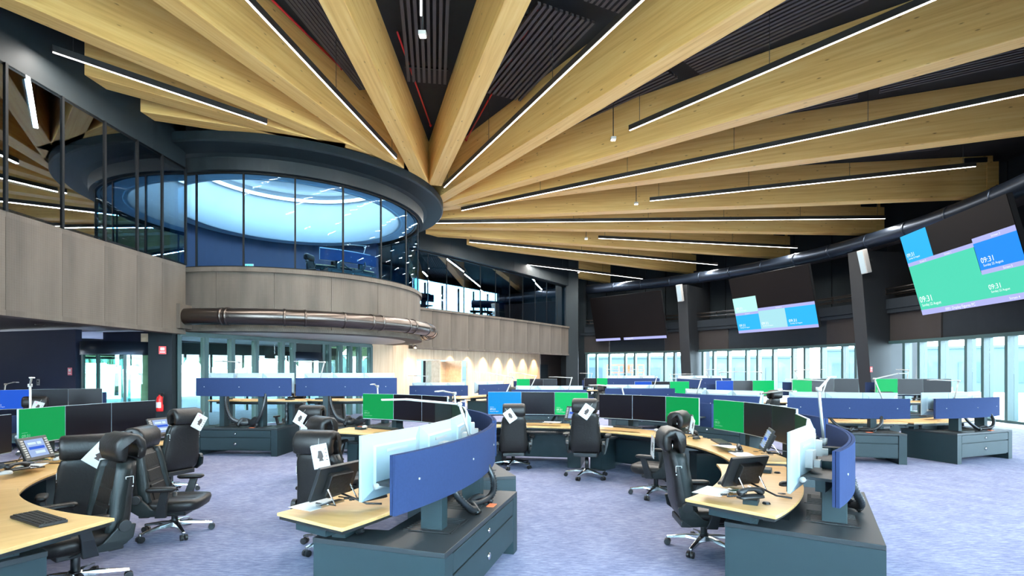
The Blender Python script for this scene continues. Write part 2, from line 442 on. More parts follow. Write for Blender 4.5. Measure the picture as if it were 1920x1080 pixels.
# room below the left balcony
m = MB(); m.box((-12.7, 6.8, ZSLAB + .1), (7.6, 16., .1)); m.build('ceiling_left', 'brown_wall', kind='structure')
m = MB(); m.box((-13.1, 13.95, 1.35), (4.3, .15, 2.7), R(-17)); m.build('wall_blue', 'blue_wall', kind='structure')
m = MB(); m.box((-16.6, 6.8, 1.35), (.2, 16., 2.7)); m.build('wall_far_left', 'blue_wall', kind='structure')
m = MB(); m.box((-12.8, -1.2, 4.5), (7.6, .2, 9.0)); m.build('wall_near_left', 'dark_wall', kind='structure')
m = MB(); m.box((-9.05, 13.55, 1.35), (.52, .5, 2.7), R(20)); m.build('wall_pillar', 'dark_wall', kind='structure')
m = MB(); m.box((-9.42, 13.42, 1.3), (.16, .1, 2.6), R(20)); m.build('trim_2', 'wall_wood', kind='structure')
for k, (x, y) in enumerate(((-10.2, 9.4), (-10.0, 11.6), (-11.4, 10.6), (-11.2, 12.4))):
    d_ = empty('recessed_downlight', (x, y, ZSLAB + .03), label=['recessed downlight nearest the left picture edge', 'recessed downlight in the dark ceiling beside the fascia',
               'recessed downlight deeper in the dark left ceiling', 'recessed downlight close to the dark blue wall'][k], cat='downlight', group='downlights in the low left ceiling')
    m = MB(); m.lathe([(.09, .02), (.09, 0), (.065, 0), (.06, .01)], 16); m.build('ring', 'duct_metal', d_)
    m = MB(); m.lathe([(.062, .012), (0, .012)], 16); m.build('lens', 'spot_glow', d_)
    spot('beam_light', (0, 0, -.02), 40, 80, (1, .85, .7), d_)
d_ = empty('smoke_detector', (-10.4, 8.6, ZSLAB - .0), label='small white dome detector on the dark left ceiling', cat='detector')
m = MB(); m.lathe([(.07, .04), (.07, 0), (.045, -.035), (0, -.045)], 16); m.build('dome', 'soffit_white', d_)
m = MB(); m.lathe([(.075, .05), (.075, .03), (0, .03)], 16); m.build('base_plate', 'soffit_white', d_)

# revolving door on the left
dr = put('door_1', None, None, kind='structure')
dc = (-10.15, 13.75)
m = MB(); m.lathe([(.95, 2.05), (.95, 2.38), (0, 2.38)], 32, (*dc, 0)); m.build('drum_cap', 'dark_duct', dr)
m = MB(); m.box((dc[0] + .05, dc[1] + .25, 2.54), (1.9, .1, .3), R(-10)); m.build('transom_panel', 'blue_wall', dr)
for a in (-160, -120, -90, -55, -20):
    p = pol(dc, .93, a); m = MB(); m.box((0, 0, 1.02), (.06, .06, 2.05)); m.build('post', 'mullion_paint', dr, loc=(*p, 0), rz=R(a))
for a0_, a1_ in ((-158, -122), (-118, -92), (-88, -57), (-53, -22)):
    m = MB(); m.arc(dc, .92, .932, a0_, a1_, .05, 2.05, 6); m.build('pane', 'door_glass', dr)
for a in (30, 120):
    m = MB(); m.box((0, 0, 1.0), (1.7, .012, 2.0)); m.build('leaf', 'door_glass', dr, loc=(*dc, 0), rz=R(a))
    m = MB(); m.box((0, 0, 1.98), (1.75, .05, .06)); m.box((0, 0, .06), (1.75, .05, .1)); m.build('leaf_rail', 'mullion_paint', dr, loc=(*dc, 0), rz=R(a))

# ------------------------------------------------------------------ round gallery (drum)
def ang(p, c=DC): return math.degrees(math.atan2(p[1] - c[1], p[0] - c[0]))
r_ = put('wall_drum', None, None, kind='structure')
m = MB(); m.arc(DC, 4.05, 4.38, -112, 62, ZSLAB - .02, ZSILL - .12, 1 * 58, True)
NP = 9
for k in range(NP):
    a0_ = -112 + 174 * k / NP; a1_ = -112 + 174 * (k + 1) / NP
    m = MB(); m.arc(DC, 4.05, 4.38, a0_ + .06, a1_ - .06, ZSLAB + .08, ZSILL - .12, 8); m.build('panel', 'fascia', r_)
m = MB(); m.arc(DC, 4.0, 4.44, -112, 62, ZSILL - .12, ZSILL, 60); m.build('coping', 'fascia', r_)
m = MB(); m.arc(DC, 3.85, 4.44, -180, 180, ZSLAB, ZSLAB + .08, 90); m.build('ring_beam', 'fascia', r_)
m = MB(); m.arc(DC, 0.01, 3.86, -180, 180, ZSLAB + .004, ZSLAB + .06, 72); m.build('ceiling_drum', 'soffit_white', kind='structure')
r_ = put('window_drum', None, None, kind='structure')
PA = [-112, -100.5, -83.5, -66.5, -49.5, -32.5, -15.5, 1.5, 18.5, 35.5, 52.5]
for a0_, a1_ in zip(PA[:-1], PA[1:]):
    m = MB(); m.arc(DC, 4.33, 4.345, a0_ + .25, a1_ - .25, ZSILL, ZGT, 6); m.build('pane', 'gallery_glass', r_)
for a in PA:
    m = MB(); m.box((0, 0, 0), (.04, .045, ZGT - ZSILL)); m.build('mullion', 'thin_mullion', r_, loc=(*pol(DC, 4.335, a), (ZSILL + ZGT) / 2), rz=R(a))
m = MB(); m.arc(DC, 4.3, 4.37, -112, 62, ZGT - .05, ZGT + .02, 60); m.build('top_rail', 'thin_mullion', r_)
m = MB(); m.arc(DC, 4.3, 4.37, -112, 62, ZSILL, ZSILL + .04, 60); m.build('bottom_rail', 'thin_mullion', r_)
# dark crown above the glass
m = MB(); prof = [(4.28, ZGT), (4.48, ZGT), (4.50, 7.28), (4.62, 7.34), (5.16, 7.40), (5.2, 7.44), (5.2, ZB), (4.2, ZB), (4.2, ZGT)]
m.lathe(prof, 96, (*DC, 0), False, None, -150, 100); m.build('trim_crown', 'rim_paint', kind='structure')
m = MB(); m.arc(DC, 4.0, 4.5, -150, 100, ZB, ZCEIL, 60); m.build('wall_crown', 'dark_wall', kind='structure')
# inside of the gallery: bright light well above a darker room
r_ = put('wall_gallery', None, None, kind='structure')
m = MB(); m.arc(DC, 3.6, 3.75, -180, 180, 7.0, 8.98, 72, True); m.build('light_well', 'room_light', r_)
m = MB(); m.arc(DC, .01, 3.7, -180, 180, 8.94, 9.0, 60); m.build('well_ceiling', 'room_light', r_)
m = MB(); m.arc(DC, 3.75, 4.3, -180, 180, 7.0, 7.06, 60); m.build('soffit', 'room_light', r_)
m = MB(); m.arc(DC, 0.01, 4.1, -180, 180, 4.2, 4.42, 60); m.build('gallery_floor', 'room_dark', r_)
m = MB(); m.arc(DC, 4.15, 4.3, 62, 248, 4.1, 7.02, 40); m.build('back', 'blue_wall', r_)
lr = empty('ring_lamp', (*DC, 8.6), label='large glowing ring lamp inside the round glazed gallery', cat='lamp')
m = MB(); m.arc((0, 0), 3.38, 3.46, -180, 180, 0, .10, 72); m.build('glow_ring', 'ring_glow', lr)
m = MB(); m.arc((0, 0), 3.46, 3.5, -180, 180, 0, .12, 72); m.build('housing', 'soffit_white', lr)
l = bpy.data.lights.new('ring_light', 'AREA'); l.shape = 'DISK'; l.size = 3.6; l.energy = 330; l.color = (.85, .94, 1)
o = bpy.data.objects.new('ring_light', l); COL.objects.link(o); o.parent = lr; o.location = (0, 0, .2)
sg = empty('exit_sign', (-9.7, 19.3, 5.5), label='small lit green exit sign inside the round gallery', cat='sign')
m = MB(); m.box((0, 0, 0), (.3, .05, .18)); m.build('case', 'soffit_white', sg)
emit('exit_green', (.35, 1., .75), 1.6)
m = MB(); m.box((0, -.027, 0), (.27, .004, .15)); m.build('lit_face', 'exit_green', sg)
m = MB(); m.box((-.05, -.03, .0), (.03, .003, .08)); m.box((.05, -.03, 0), (.09, .003, .03)); m.build('pictogram', 'room_light', sg)

# polished duct around the drum
du = empty('ring_duct', label='polished metal duct wrapping around the round gallery', cat='duct')
m = MB(); pts = [(*pol(DC, 4.78, a), 3.05) for a in range(-106, 33, 2)]
m.tube(pts, .215, 18); m.build('duct_run', 'duct_metal', du)
for k, a in enumerate((-104, -88, -86.5, -70, -64, -52, -42, -38, -25, -21, -9, 0, 8, 16, 24)):
    m = MB(); m.tube([(*pol(DC, 4.78, a), 3.05), (*pol(DC, 4.78, a + .7), 3.05)], .232, 18); m.build('coupling', 'duct_metal', du)
    if k % 2 == 0:
        m = MB(); p = pol(DC, 4.6, a + .3); m.box((*p, 3.0), (.45, .04, .06), R(a)); m.build('bracket', 'dark_duct', du)
m = MB(); m.box((-8.5, 13.55, 3.05), (.1, .5, .62)); m.build('wall_plate', 'fascia', du)

# ------------------------------------------------------------------ right balcony
def qb(s):                                    # slightly bowed line of the balcony face
    x = -4.5 + 8.0 * s; y = 22.55 + 10.6 * s - 1.3 * s * (1 - s) * 1.0
    return (x, y)
BP = [qb(k / 11) for k in range(12)]
r_ = put('wall_balcony', None, None, kind='structure')
strip(r_, BP, ZSLAB, ZSILL - .1, .3, 'fascia', 'panel', .003, 1)
strip(r_, BP, ZSILL - .1, ZSILL, .36, 'fascia', 'coping', .0, 1)
strip(r_, BP, ZSLAB - .1, ZSLAB, .34, 'fascia', 'drip_edge', .0, 1)
strip(r_, BP, ZGT, ZCEIL, .3, 'rim_paint', 'band', .0, 1)
r_ = put('window_balcony', None, None, kind='structure')
strip(r_, BP, ZSILL, ZGT, .02, 'balcony_glass', 'pane', .02, 1)
for x, y in BP:
    m = MB(); m.box((0, 0, 0), (.05, .05, ZGT - ZSILL)); m.build('mullion', 'thin_mullion', r_, loc=(x, y, (ZSILL + ZGT) / 2))
strip(r_, BP, ZSILL, ZSILL + .05, .06, 'thin_mullion', 'bottom_rail', 0, 1)
strip(r_, BP, ZGT - .05, ZGT, .06, 'thin_mullion', 'top_rail', 0, 1)
# room behind the balcony with its own bright windows
off = Vector((-.80, .60, 0)) * 4.2
r_ = put('wall_upper_room', None, None, kind='structure')
cb = (Vector((*qb(.5), 0)) + off / 2)
m = MB(); m.box((0, 0, 0), (13.6, 4.4, .15)); m.build('slab', 'room_dark', r_, loc=(cb.x, cb.y, 4.08), rz=R(53))
m = MB(); m.box((0, 0, 0), (13.6, 4.4, .15)); m.build('lid', 'black_ceiling', r_, loc=(cb.x, cb.y, 7.1), rz=R(53))
cbk = Vector((*qb(.5), 0)) + off
m = MB(); m.box((0, 0, 6.9), (13.6, .2, .5)); m.box((0, 0, 4.25), (13.6, .2, .3))
m.box((-6.4, 0, 5.5), (1.0, .2, 2.8)); m.box((5.9, 0, 5.5), (2.0, .2, 2.8)); m.box((-3.6, 0, 5.5), (2.4, .2, 2.8))
m.build('window_wall', 'room_dark', r_, loc=(cbk.x, cbk.y, 0), rz=R(53))
for k in range(8):
    m = MB(); m.box((0, 0, 0), (.1, .12, 2.4)); q = Vector((math.cos(R(53)), math.sin(R(53)), 0)) * (-5.6 + k * 1.35)
    m.build('mullion', 'thin_mullion', r_, loc=(cbk.x + q.x, cbk.y + q.y, 5.3))
m = MB(); m.box((0, 0, 0), (.2, 4.4, 3.0)); q = Vector((math.cos(R(53)), math.sin(R(53)), 0)) * 6.7
m.build('end', 'room_dark', r_, loc=(cb.x + q.x, cb.y + q.y, 5.6), rz=R(53))
# timber wall below the balcony
r_ = put('wall_timber', None, None, kind='structure')
W0 = Vector((-5.55, 20.7, 0)); W1 = Vector((1.75, 33.2, 0)); wd = (W1 - W0); WL = wd.length; wd /= WL; wn_ = Vector((wd.y, -wd.x, 0)); wa = math.atan2(wd.y, wd.x)
k = 0; s_ = 0.
while s_ < WL - .05:
    wdt = min([1.15, .62, .9][k % 3], WL - s_)
    if not 3.15 < s_ + wdt / 2 < 6.1:
        p = W0 + wd * (s_ + wdt / 2)
        m = MB(); m.box((0, 0, 0), (ZSLAB + .1, wdt - .012, .06)); o = m.build('plank', 'wall_wood', r_, loc=(p.x, p.y, ZSLAB / 2))
        o.rotation_euler = (0, R(90), wa + R(90)); o.rotation_euler = (Matrix.Rotation(wa, 4, 'Z') @ Matrix(((0, 1, 0, 0), (0, 0, 1, 0), (1, 0, 0, 0), (0, 0, 0, 1)))).to_euler()
    else:
        p = W0 + wd * (s_ + wdt / 2)
        m = MB(); m.box((0, 0, 0), (.6, wdt - .012, .06)); o = m.build('plank', 'wall_wood', r_, loc=(p.x, p.y, 2.4 + .05))
        o.rotation_euler = (Matrix.Rotation(wa, 4, 'Z') @ Matrix(((0, 1, 0, 0), (0, 0, 1, 0), (1, 0, 0, 0), (0, 0, 0, 1)))).to_euler()
    s_ += wdt; k += 1
# lit doorway niche in the timber wall
r_ = put('door_2', None, None, kind='structure')
def onw(s, d, z): p = W0 + wd * s + wn_ * d; return (p.x, p.y, z)
m = MB(); m.box((0, 0, 0), (1.7, .08, 2.1)); m.build('niche_back', 'wall_wood', r_, loc=onw(5.2, -1.0, 1.05), rz=wa)
m = MB(); m.box((0, 0, 0), (.08, 1.0, 2.15)); m.build('niche_side', 'wall_wood', r_, loc=onw(6.05, -.5, 1.07), rz=wa)
m = MB(); m.box((0, 0, 0), (.08, 1.0, 2.15)); m.build('niche_side', 'wall_wood', r_, loc=onw(4.35, -.5, 1.07), rz=wa)
m = MB(); m.box((0, 0, 0), (1.15, .03, 1.5)); m.build('pane', 'window_glass', r_, loc=onw(3.75, -.5, 1.35), rz=wa)
m = MB(); m.box((0, 0, 0), (.08, .08, 2.1)); m.build('frame_post', 'thin_mullion', r_, loc=onw(3.75, -.45, 1.05), rz=wa)
emit('window_light', (.85, .95, .80), 1.1)
m = MB(); m.box((0, 0, 0), (.32, .02, .5)); m.build('door_light', 'window_light', r_, loc=onw(5.3, -.94, 1.55), rz=wa)
spot('niche_light', onw(5.2, -.4, 2.5), 60, 110, (1, .78, .5))
# dark end bay
r_ = put('wall_bay', None, None, kind='structure')
p = W1 + wd * 1.0
m = MB(); m.box((0, 0, 0), (2.6, .2, 2.8)); m.build('panel', 'brown_wall', r_, loc=(2.55, 34.6, 1.4), rz=R(53))
m = MB(); m.box((0, 0, 0), (.85, .08, 2.05)); m.build('door_leaf', 'dark_wall', r_, loc=(2.05, 33.75, 1.02), rz=R(53))
# downlights grazing the timber wall
for k in range(9):
    s_ = 2.2 + k * (WL - 2.6) / 8.3 * 1.0
    p = W0 + wd * s_ + wn_ * .36
    d_ = empty('wall_washer', (p.x, p.y, ZSLAB - .02), wa, label=f'{ORD[k]} wall washer from the round gallery along the timber wall', cat='downlight', group='downlights washing the timber wall')
    m = MB(); m.lathe([(.06, .06), (.06, 0), (.045, 0), (.045, .02)], 14); m.build('ring', 'duct_metal', d_)
    m = MB(); m.lathe([(.044, .015), (0, .015)], 14); m.build('lens', 'spot_glow', d_)
    spot('beam_light', (0, 0, -.01), 240, 84, (1, .74, .42), d_, (R(5), 0, 0), .9)
m = MB(); m.prism([(-4.4, 22.7), (3.5, 33.1), (2.6, 35.2), (.6, 34.3), (-6.2, 22.2)], ZSLAB, ZSLAB + .1); m.build('ceiling_balcony', 'brown_wall', kind='structure')

# glazed screen below the drum
r_ = put('window_facade', None, None, kind='structure')
F0 = Vector((-8.9, 13.9, 0)); F1 = Vector((-5.6, 20.6, 0)); fd = F1 - F0; FL = fd.length; fd /= FL; fa = math.atan2(fd.y, fd.x); fn = Vector((fd.y, -fd.x, 0))
posts = [0, .75, 1.55, 2.35, 3.3, 3.75, 5.0, 5.3, 5.85, 6.35, 6.85, FL]
for s_ in posts:
    p = F0 + fd * s_; m = MB(); m.box((0, 0, 1.32), (.11, .2, 2.64)); m.build('post', 'mullion_paint', r_, loc=p, rz=fa)
m = MB(); m.box((0, 0, 0), (FL, .22, .12)); m.build('head', 'mullion_paint', r_, loc=(F0 + fd * FL / 2) + Vector((0, 0, 2.63)), rz=fa)
for a_, b_ in zip(posts[:-1], posts[1:]):
    p = F0 + fd * (a_ + b_) / 2; m = MB(); m.box((0, 0, 0), (b_ - a_ - .12, .014, 2.55)); m.build('pane', 'door_glass', r_, loc=(p.x, p.y, 1.29), rz=fa)
p = F0 + fd * 4.35
m = MB(); m.box((0, 0, 0), (1.3, .12, .28)); m.build('transom_panel', 'rim_paint', r_, loc=(p.x, p.y, 2.42), rz=fa)
m = MB(); m.lathe([(.7, 2.0), (.7, 2.27), (0, 2.27)], 28, (p.x - fn.x * .3, p.y - fn.y * .3, 0)); m.build('door_drum', 'dark_duct', r_)
# far wall of the lobby behind the screen: pale ceiling, dark upper band, windows to the garden
m = MB(); m.prism([(-9.2, 13.8), (-5.4, 20.6), (-9.5, 24.5), (-16, 24.5), (-16, 15.5)], 2.72, 2.8); m.build('ceiling_lobby', 'room_light', kind='structure')
r_ = put('wall_lobby', None, None, kind='structure')
L0 = Vector((-14.5, 17.2, 0)); L1 = Vector((-8.6, 25.4, 0)); ld = (L1 - L0); LL = ld.length; ld /= LL; la = math.atan2(ld.y, ld.x)
p = (L0 + L1) / 2
m = MB(); m.box((0, 0, 0), (LL, .2, .55)); m.build('band', 'room_dark', r_, loc=(p.x, p.y, 2.45), rz=la)
for k in range(8):
    q = L0 + ld * (LL * k / 7); m = MB(); m.box((0, 0, 1.1), (.09, .16, 2.2)); m.build('post', 'mullion_paint', r_, loc=q, rz=la)
    if k < 7:
        q = L0 + ld * (LL * (k + .5) / 7); m = MB(); m.box((0, 0, 1.1), (LL / 7 - .1, .014, 2.2)); m.build('pane', 'window_glass', r_, loc=q, rz=la)

# ------------------------------------------------------------------ outside
def treeset(name, pts, label, group):
    for k, (x, y, h, rr_) in enumerate(pts):
        t_ = empty(name, (x, y, -.1), label=f'{label}, {ORD[k]} from the left', cat='tree', group=group)
        m = MB()
        for q in range(16):
            a = random.uniform(0, 6.28); e = random.uniform(-.5, 1); rad = rr_ * random.uniform(.35, .6)
            cx, cy, cz = rr_ * .6 * math.cos(a) * (1 - abs(e) * .5), rr_ * .6 * math.sin(a) * (1 - abs(e) * .5), h * .62 + e * h * .28
            rings = []
            for i in range(1, 6):
                th = math.pi * i / 6
                rings.append([(cx + rad * math.sin(th) * math.cos(2 * math.pi * j / 8) * random.uniform(.75, 1.2), cy + rad * math.sin(th) * math.sin(2 * math.pi * j / 8) * random.uniform(.75, 1.2), cz - rad * math.cos(th)) for j in range(8)])
            m.loft(rings, False)
        m.build('crown', 'foliage', t_)
        m = MB(); m.tube([(0, 0, 0), (.05, 0, h * .3), (0, .05, h * .6)], .12, 8); m.build('trunk', 'brown_wall', t_)
treeset('garden_tree', [(-38, 36, 6, 2.6), (-33, 40, 7, 2.8), (-28, 37, 6, 2.5), (-24, 42, 7, 2.8), (-20, 37, 6, 2.4), (-16, 42, 7, 2.7), (-12, 47, 6.5, 2.6), (-21, 30, 4.5, 1.9)],
        'bushy green garden tree seen through the lobby glass', 'garden trees behind the lobby')
treeset('hill_tree', [(64, 78, 4.5, 3.2), (72, 72, 4, 3.2), (80, 66, 4.5, 3.2), (88, 60, 4, 3.2), (96, 54, 4.5, 3.2), (56, 84, 4, 3.5)],
        'distant green tree beyond the right windows', 'trees beyond the right windows')
def bld(x, y, sx, sy, h, rz, mt, label, nwin):
    b_ = empty('building', (x, y, -.1), rz, label=label, cat='building')
    m = MB(); m.box((0, 0, h / 2), (sx, sy, h)); m.build('wall', mt, b_)
    m = MB(); m.box((0, 0, h + .1), (sx + .3, sy + .3, .2)); m.build('roof', 'outside_pale', b_)
    for k in range(nwin):
        m = MB(); m.box((0, 0, 0), (sx / nwin * .6, .1, h * .45)); m.build('window', 'outside_blue', b_, loc=(-sx / 2 + sx * (k + .5) / nwin, -sy / 2 - .03, h * .45))
bld(14.5, 56, 26, 8, 3.0, R(-8), 'outside_pale', 'pale low building outside behind the far windows', 9)
bld(38, 48, 15, 8, 3.6, R(-38), 'outside_pale', 'pale flat roofed building outside behind the middle windows', 5)
bld(-14, 60, 18, 8, 3.2, R(25), 'outside_pale', 'pale building outside the lobby glass', 6)
lf = empty('access_lift', (9.0, 41.5, -.1), R(-12), label='orange railed access platform outside the far windows', cat='platform')
m = MB(); m.box((0, 0, .8), (2.9, 1.2, .2)); m.build('deck', 'orange_paint', lf)
for z in (1.6, 2.2):
    m = MB(); m.tube([(-1.4, -.55, z), (1.4, -.55, z), (1.4, .55, z), (-1.4, .55, z), (-1.4, -.55, z)], .035, 6, False); m.build('rail', 'orange_paint', lf)
for x in (-1.4, -.5, .5, .95, 1.4):
    m = MB(); m.tube([(x, -.55, .8), (x, -.55, 2.2)], .035, 6, False); m.build('post', 'orange_paint', lf)
m = MB(); m.box((.1, -.6, 1.9), (.5, .2, .45)); m.build('control_box', 'orange_paint', lf)
m = MB(); m.box((0, 0, .35), (2.4, 1.0, .7)); m.build('chassis', 'dark_panel', lf)

# ------------------------------------------------------------------ timber beams
BEAMS = [  # a point on the centre line in plan, heading from the hub, start and end distance along it
    (-8.55, 12.35, -158.0, .4, 1.5), (-8.15, 11.30, -140.5, .4, 1.9), (-8.25, 8.55, -124.6, .4, 2.2), (-5.35, 9.3, -107.3, .4, 19.5), (-2.93, 8.46, -90.3, .4, 19.5),
    (.10, 8.46, -73.0, .4, 19.5), (3.7, 9.2, -55.9, .4, 19.5), (6.9, 11.5, -38.7, .4, 19.5), (9.1, 14.75, -21.8, .4, 19.3),
    (6.5, 19.48, -7.9, .4, 19.3), (6.4, 22.54, 3.1, .4, 19.2), (7.5, 26.13, 14.8, .4, 19.2), (9.0, 31.23, 28.6, .4, 19.0), (4.5, 33.97, 42.3, .4, 18.8)]
SPAN = {9: ((-4.0, 20.93), (16.5, 18.1)), 10: ((-4.2, 21.97), (16.1, 23.06)), 11: ((-4.3, 23.01), (14.6, 28.0)), 12: ((-2.75, 24.82), (11.7, 32.7)), 13: ((.9, 30.69), (8.05, 37.2))}   # far beams: both ends
for k, (px, py, an, s0, s1) in enumerate(BEAMS):
    d = Vector((math.cos(R(an)), math.sin(R(an)), 0)); P0 = Vector((px, py, 0)); h = Vector((A[0], A[1], 0))
    foot = P0 - d * ((P0 - h).dot(d))                      # closest point to the hub
    start = foot + d * (3.0 if k < 3 else 2.4 if k == 3 else 1.5 if k in (6, 7) else (1.0 if k in (4, 5) else .8))
    if k >= 6:                                             # run back to the crown of the round gallery
        q_ = .8
        while q_ > -4 and ((foot + d * q_).xy - Vector(DC)).length > 4.75: q_ -= .1
        start = foot + d * max(q_, -3.5)
    if k < 3: end = P0 + d * s1
    else: end = foot + d * s1
    if k in SPAN:
        start = Vector((*SPAN[k][0], 0)); end = Vector((*SPAN[k][1], 0)); an = math.degrees(math.atan2(end.y - start.y, end.x - start.x))
    L = (end - start).length; c_ = start
    b_ = empty('timber_beam', (start.x, start.y, 0), R(an), label=f'{ORD[k]} glulam roof beam counting clockwise from the round gallery' if k else 'first glulam roof beam, the short stub beside the left wall', cat='beam', group='glulam beams radiating from the round gallery')
    m = MB(); m.box((L / 2, 0, (ZB + ZCEIL) / 2 + .0), (L, .42, ZCEIL - ZB)); m.build('glulam', 'beam_wood', b_, bevel=.012)
    if k >= 9:
        m = MB(); m.box((L - .02, 0, 8.25), (.36, .46, 1.1)); m.build('end_block', 'beam_wood', b_)
        m = MB(); m.box((L - .55, 0, 8.88), (.7, .5, .16)); m.build('steel_shoe', 'dark_panel', b_)

# line lamps hung between the beams, just below their undersides
LAMPS = [((-8.44, 9.59), (-5.82, 12.41)), ((-4.27, 7.75), (-3.2, 14.44)), ((-1.12, 6.41), (-1.5, 8.62)), ((2.4, 7.59), (-2.17, 16.71)), ((7.18, 7.64), (2.86, 12.74)), ((11.33, 10.78), (-1.85, 19.11)), ((13.29, 14.97), (4.75, 18.03)), ((14.37, 20.12), (-3.71, 20.77)), ((13.61, 24.93), (3.82, 23.12)), ((11.38, 28.95), (-1.94, 23.79)), ((8.33, 33.33), (0.06, 28.38))]   # plan ends of each lamp
LN = ['over the left glazing', 'left of the central fan', 'running straight overhead at the top edge', 'right of the central fan', 'below the second long beam on the right', 'longest on the right side',
      'ending at the notched beam on the right', 'running level toward the perimeter duct', 'short and sloping above the middle video wall', 'between the two lowest right beams', 'lowest, beside the balcony glazing']
for k, (a_, b_) in enumerate(LAMPS):
    Z = 7.50; p, q = Vector((*a_, Z)), Vector((*b_, Z))
    d = q - p; L = d.length; c_ = (p + q) / 2; an = math.atan2(d.y, d.x)
    t_ = empty('line_lamp', (c_.x, c_.y, Z), an, label=f'slim black line lamp {LN[k]}', cat='lamp', group='line lamps between the beams')
    m = MB(); m.box((0, 0, .065), (L, .06, .12)); m.build('housing', 'lamp_black', t_)
    m = MB(); m.box((0, 0, -.002), (L - .02, .026, .012)); m.build('diffuser', 'lamp_glow', t_)
    n_ = max(2, int(L / 2.8) + 1)
    for i in range(n_):
        x = -L / 2 + .3 + (L - .6) * i / (n_ - 1)
        m = MB(); m.tube([(x, 0, .09), (x, 0, ZCEIL - Z)], .006, 5); m.build('suspension_wire', 'lamp_black', t_)
    area('line_light', (0, 0, -.015), (0, 0, 0), L, .06, LAMP_W * L / 6, (1, .96, .90), t_)
# small pendant spots
for k, (px, py) in enumerate(((-1.59, 9.29), (2.61, 13.47), (4.44, 18.69), (3.35, 23.61), (4.04, 31.69))):
    p = Vector((px, py, 7.6))
    t_ = empty('pendant_spot', p, label=['glaring square pendant spot over the slatted panel near the top edge', 'pendant spot hanging beside the second line lamp', 'pendant spot hanging under the right beams', 'pendant spot near the short line lamp',
               'pendant spot near the lowest beam'][k], cat='lamp', group='pendant spots between the beams')
    m = MB(); m.box((0, 0, .03), (.13, .13, .07)); m.build('head', 'soffit_white', t_)
    m = MB(); m.box((0, 0, -.008), (.10, .10, .006)); m.build('lens', 'spot_glow', t_)
    m = MB(); m.tube([(0, 0, .06), (0, 0, ZCEIL - 7.6)], .012, 6); m.build('stem', 'lamp_black', t_)
    spot('beam_light', (0, 0, -.03), 120, 95, (1, .95, .88), t_)

# slatted acoustic panels between the beams
def bline(k):
    px, py, an, s0, s1 = BEAMS[k]; d = Vector((math.cos(R(an)), math.sin(R(an)), 0)); P0 = Vector((px, py, 0)); h = Vector((A[0], A[1], 0))
    return P0 - d * ((P0 - h).dot(d)), d
for gi in range(2, 11):
    f0, d0 = bline(gi); f1, d1 = bline(gi + 1)
    lens = [(5.2, 8.6), (9.1, 12.5), (13.0, 16.4)] if gi >= 4 else [(4.9, 8.3), (8.8, 12.2)]
    for pi, (r0, r1) in enumerate(lens):
        rm = (r0 + r1) / 2
        p = (f0 + d0 * rm + f1 + d1 * rm) / 2; an = math.atan2(d0.y + d1.y, d0.x + d1.x)
        wid = ((f0 + d0 * r0) - (f1 + d1 * r0)).length - .55
        ns = max(8, min(15, int(wid * .95 / .125))); pitch = min(.125, wid * .95 / ns)
        t_ = empty('slatted_baffle', (p.x, p.y, 8.74), an, label=f'dark slatted ceiling baffle, {["inner", "middle", "outer"][pi]} one in the {ORD[gi - 2]} bay clockwise', cat='ceiling baffle', group='slatted baffles between the beams')
        me = bpy.data.meshes.get('slat_mesh')
        if me is None:
            mm = MB(); mm.box((0, 0, 0), (r1 - r0, .066, .06)); me = mm.mesh('slat_mesh')
        for i in range(ns):
            put('slat', me, 'slat_metal', t_, loc=(0, (i - (ns - 1) / 2) * pitch, 0))
        for x in (-1.2, 1.2):
            m = MB(); m.box((x, 0, .06), (.04, ns * pitch, .05)); m.build('carrier', 'lamp_black', t_)
            for sd in (-1, 1):
                m = MB(); m.tube([(x, sd * ns * pitch * .42, .06), (x, sd * ns * pitch * .42, ZCEIL - 8.74)], .008, 5); m.build('hanger', 'lamp_black', t_)
# red sprinkler pipes
for k, (a_, b_) in enumerate((((-4.8, 9.6), (-4.06, 12.44)), ((-2.44, 11.11), (-2.39, 15.34)), ((0.53, 10.45), (-1.43, 16.3)))):
    p, q = Vector((*a_, 8.85)), Vector((*b_, 8.85))
    t_ = empty('sprinkler_pipe', label=['red sprinkler pipe left of the central fan', 'red sprinkler pipe below the central slatted panel', 'red sprinkler pipe beside the right central beam'][k], cat='pipe', group='red sprinkler pipes')
    m = MB(); m.tube([p, q], .022, 8); m.build('pipe_run', 'red_pipe', t_)
    m = MB(); m.lathe([(.03, .03), (.04, 0), (.01, -.05), (0, -.05)], 10); m.build('sprinkler_head', 'red_pipe', t_, loc=q)
# ================================================================== VIDEO WALLS
plain('wall_screen_off', (.0045, .0034, .0034), .5, spec=.12, noise=.1, nscale=.6)
plain('felt_blue', (.026, .042, .105), .95, noise=.12, nscale=60., spec=.1)
plain('cabinet_grey', (.016, .031, .036), .52, spec=.3, noise=.06, nscale=8.)
plain('cabinet_top', (.022, .027, .030), .48, spec=.35, noise=.06, nscale=8.)
plain('white_shell', (.31, .39, .42), .42)
plain('white_paint', (.38, .365, .34), .45)
plain('screen_dark', (.006, .005, .008), .28, spec=.22)
plain('leather', (.012, .0105, .010), .42, spec=.35, noise=.15, nscale=40., bump=.12)
plain('leather_side', (.010, .014, .014), .42, spec=.35, noise=.12, nscale=40., bump=.1)
plain('chrome', (.62, .63, .64), .18, metal=1.)
plain('black_plastic', (.013, .014, .015), .45)
plain('hose_black', (.012, .014, .016), .35)
plain('paper', (.50, .49, .47), .8)
plain('print_dark', (.05, .035, .03), .7)
plain('print_pink', (.85, .22, .36), .7)
plain('print_white', (.75, .75, .73), .6)
plain('red_paint', (.70, .015, .015), .35)
plain('sign_pink', (.75, .20, .24), .6)
plain('orange_tag', (.80, .16, .05), .6)
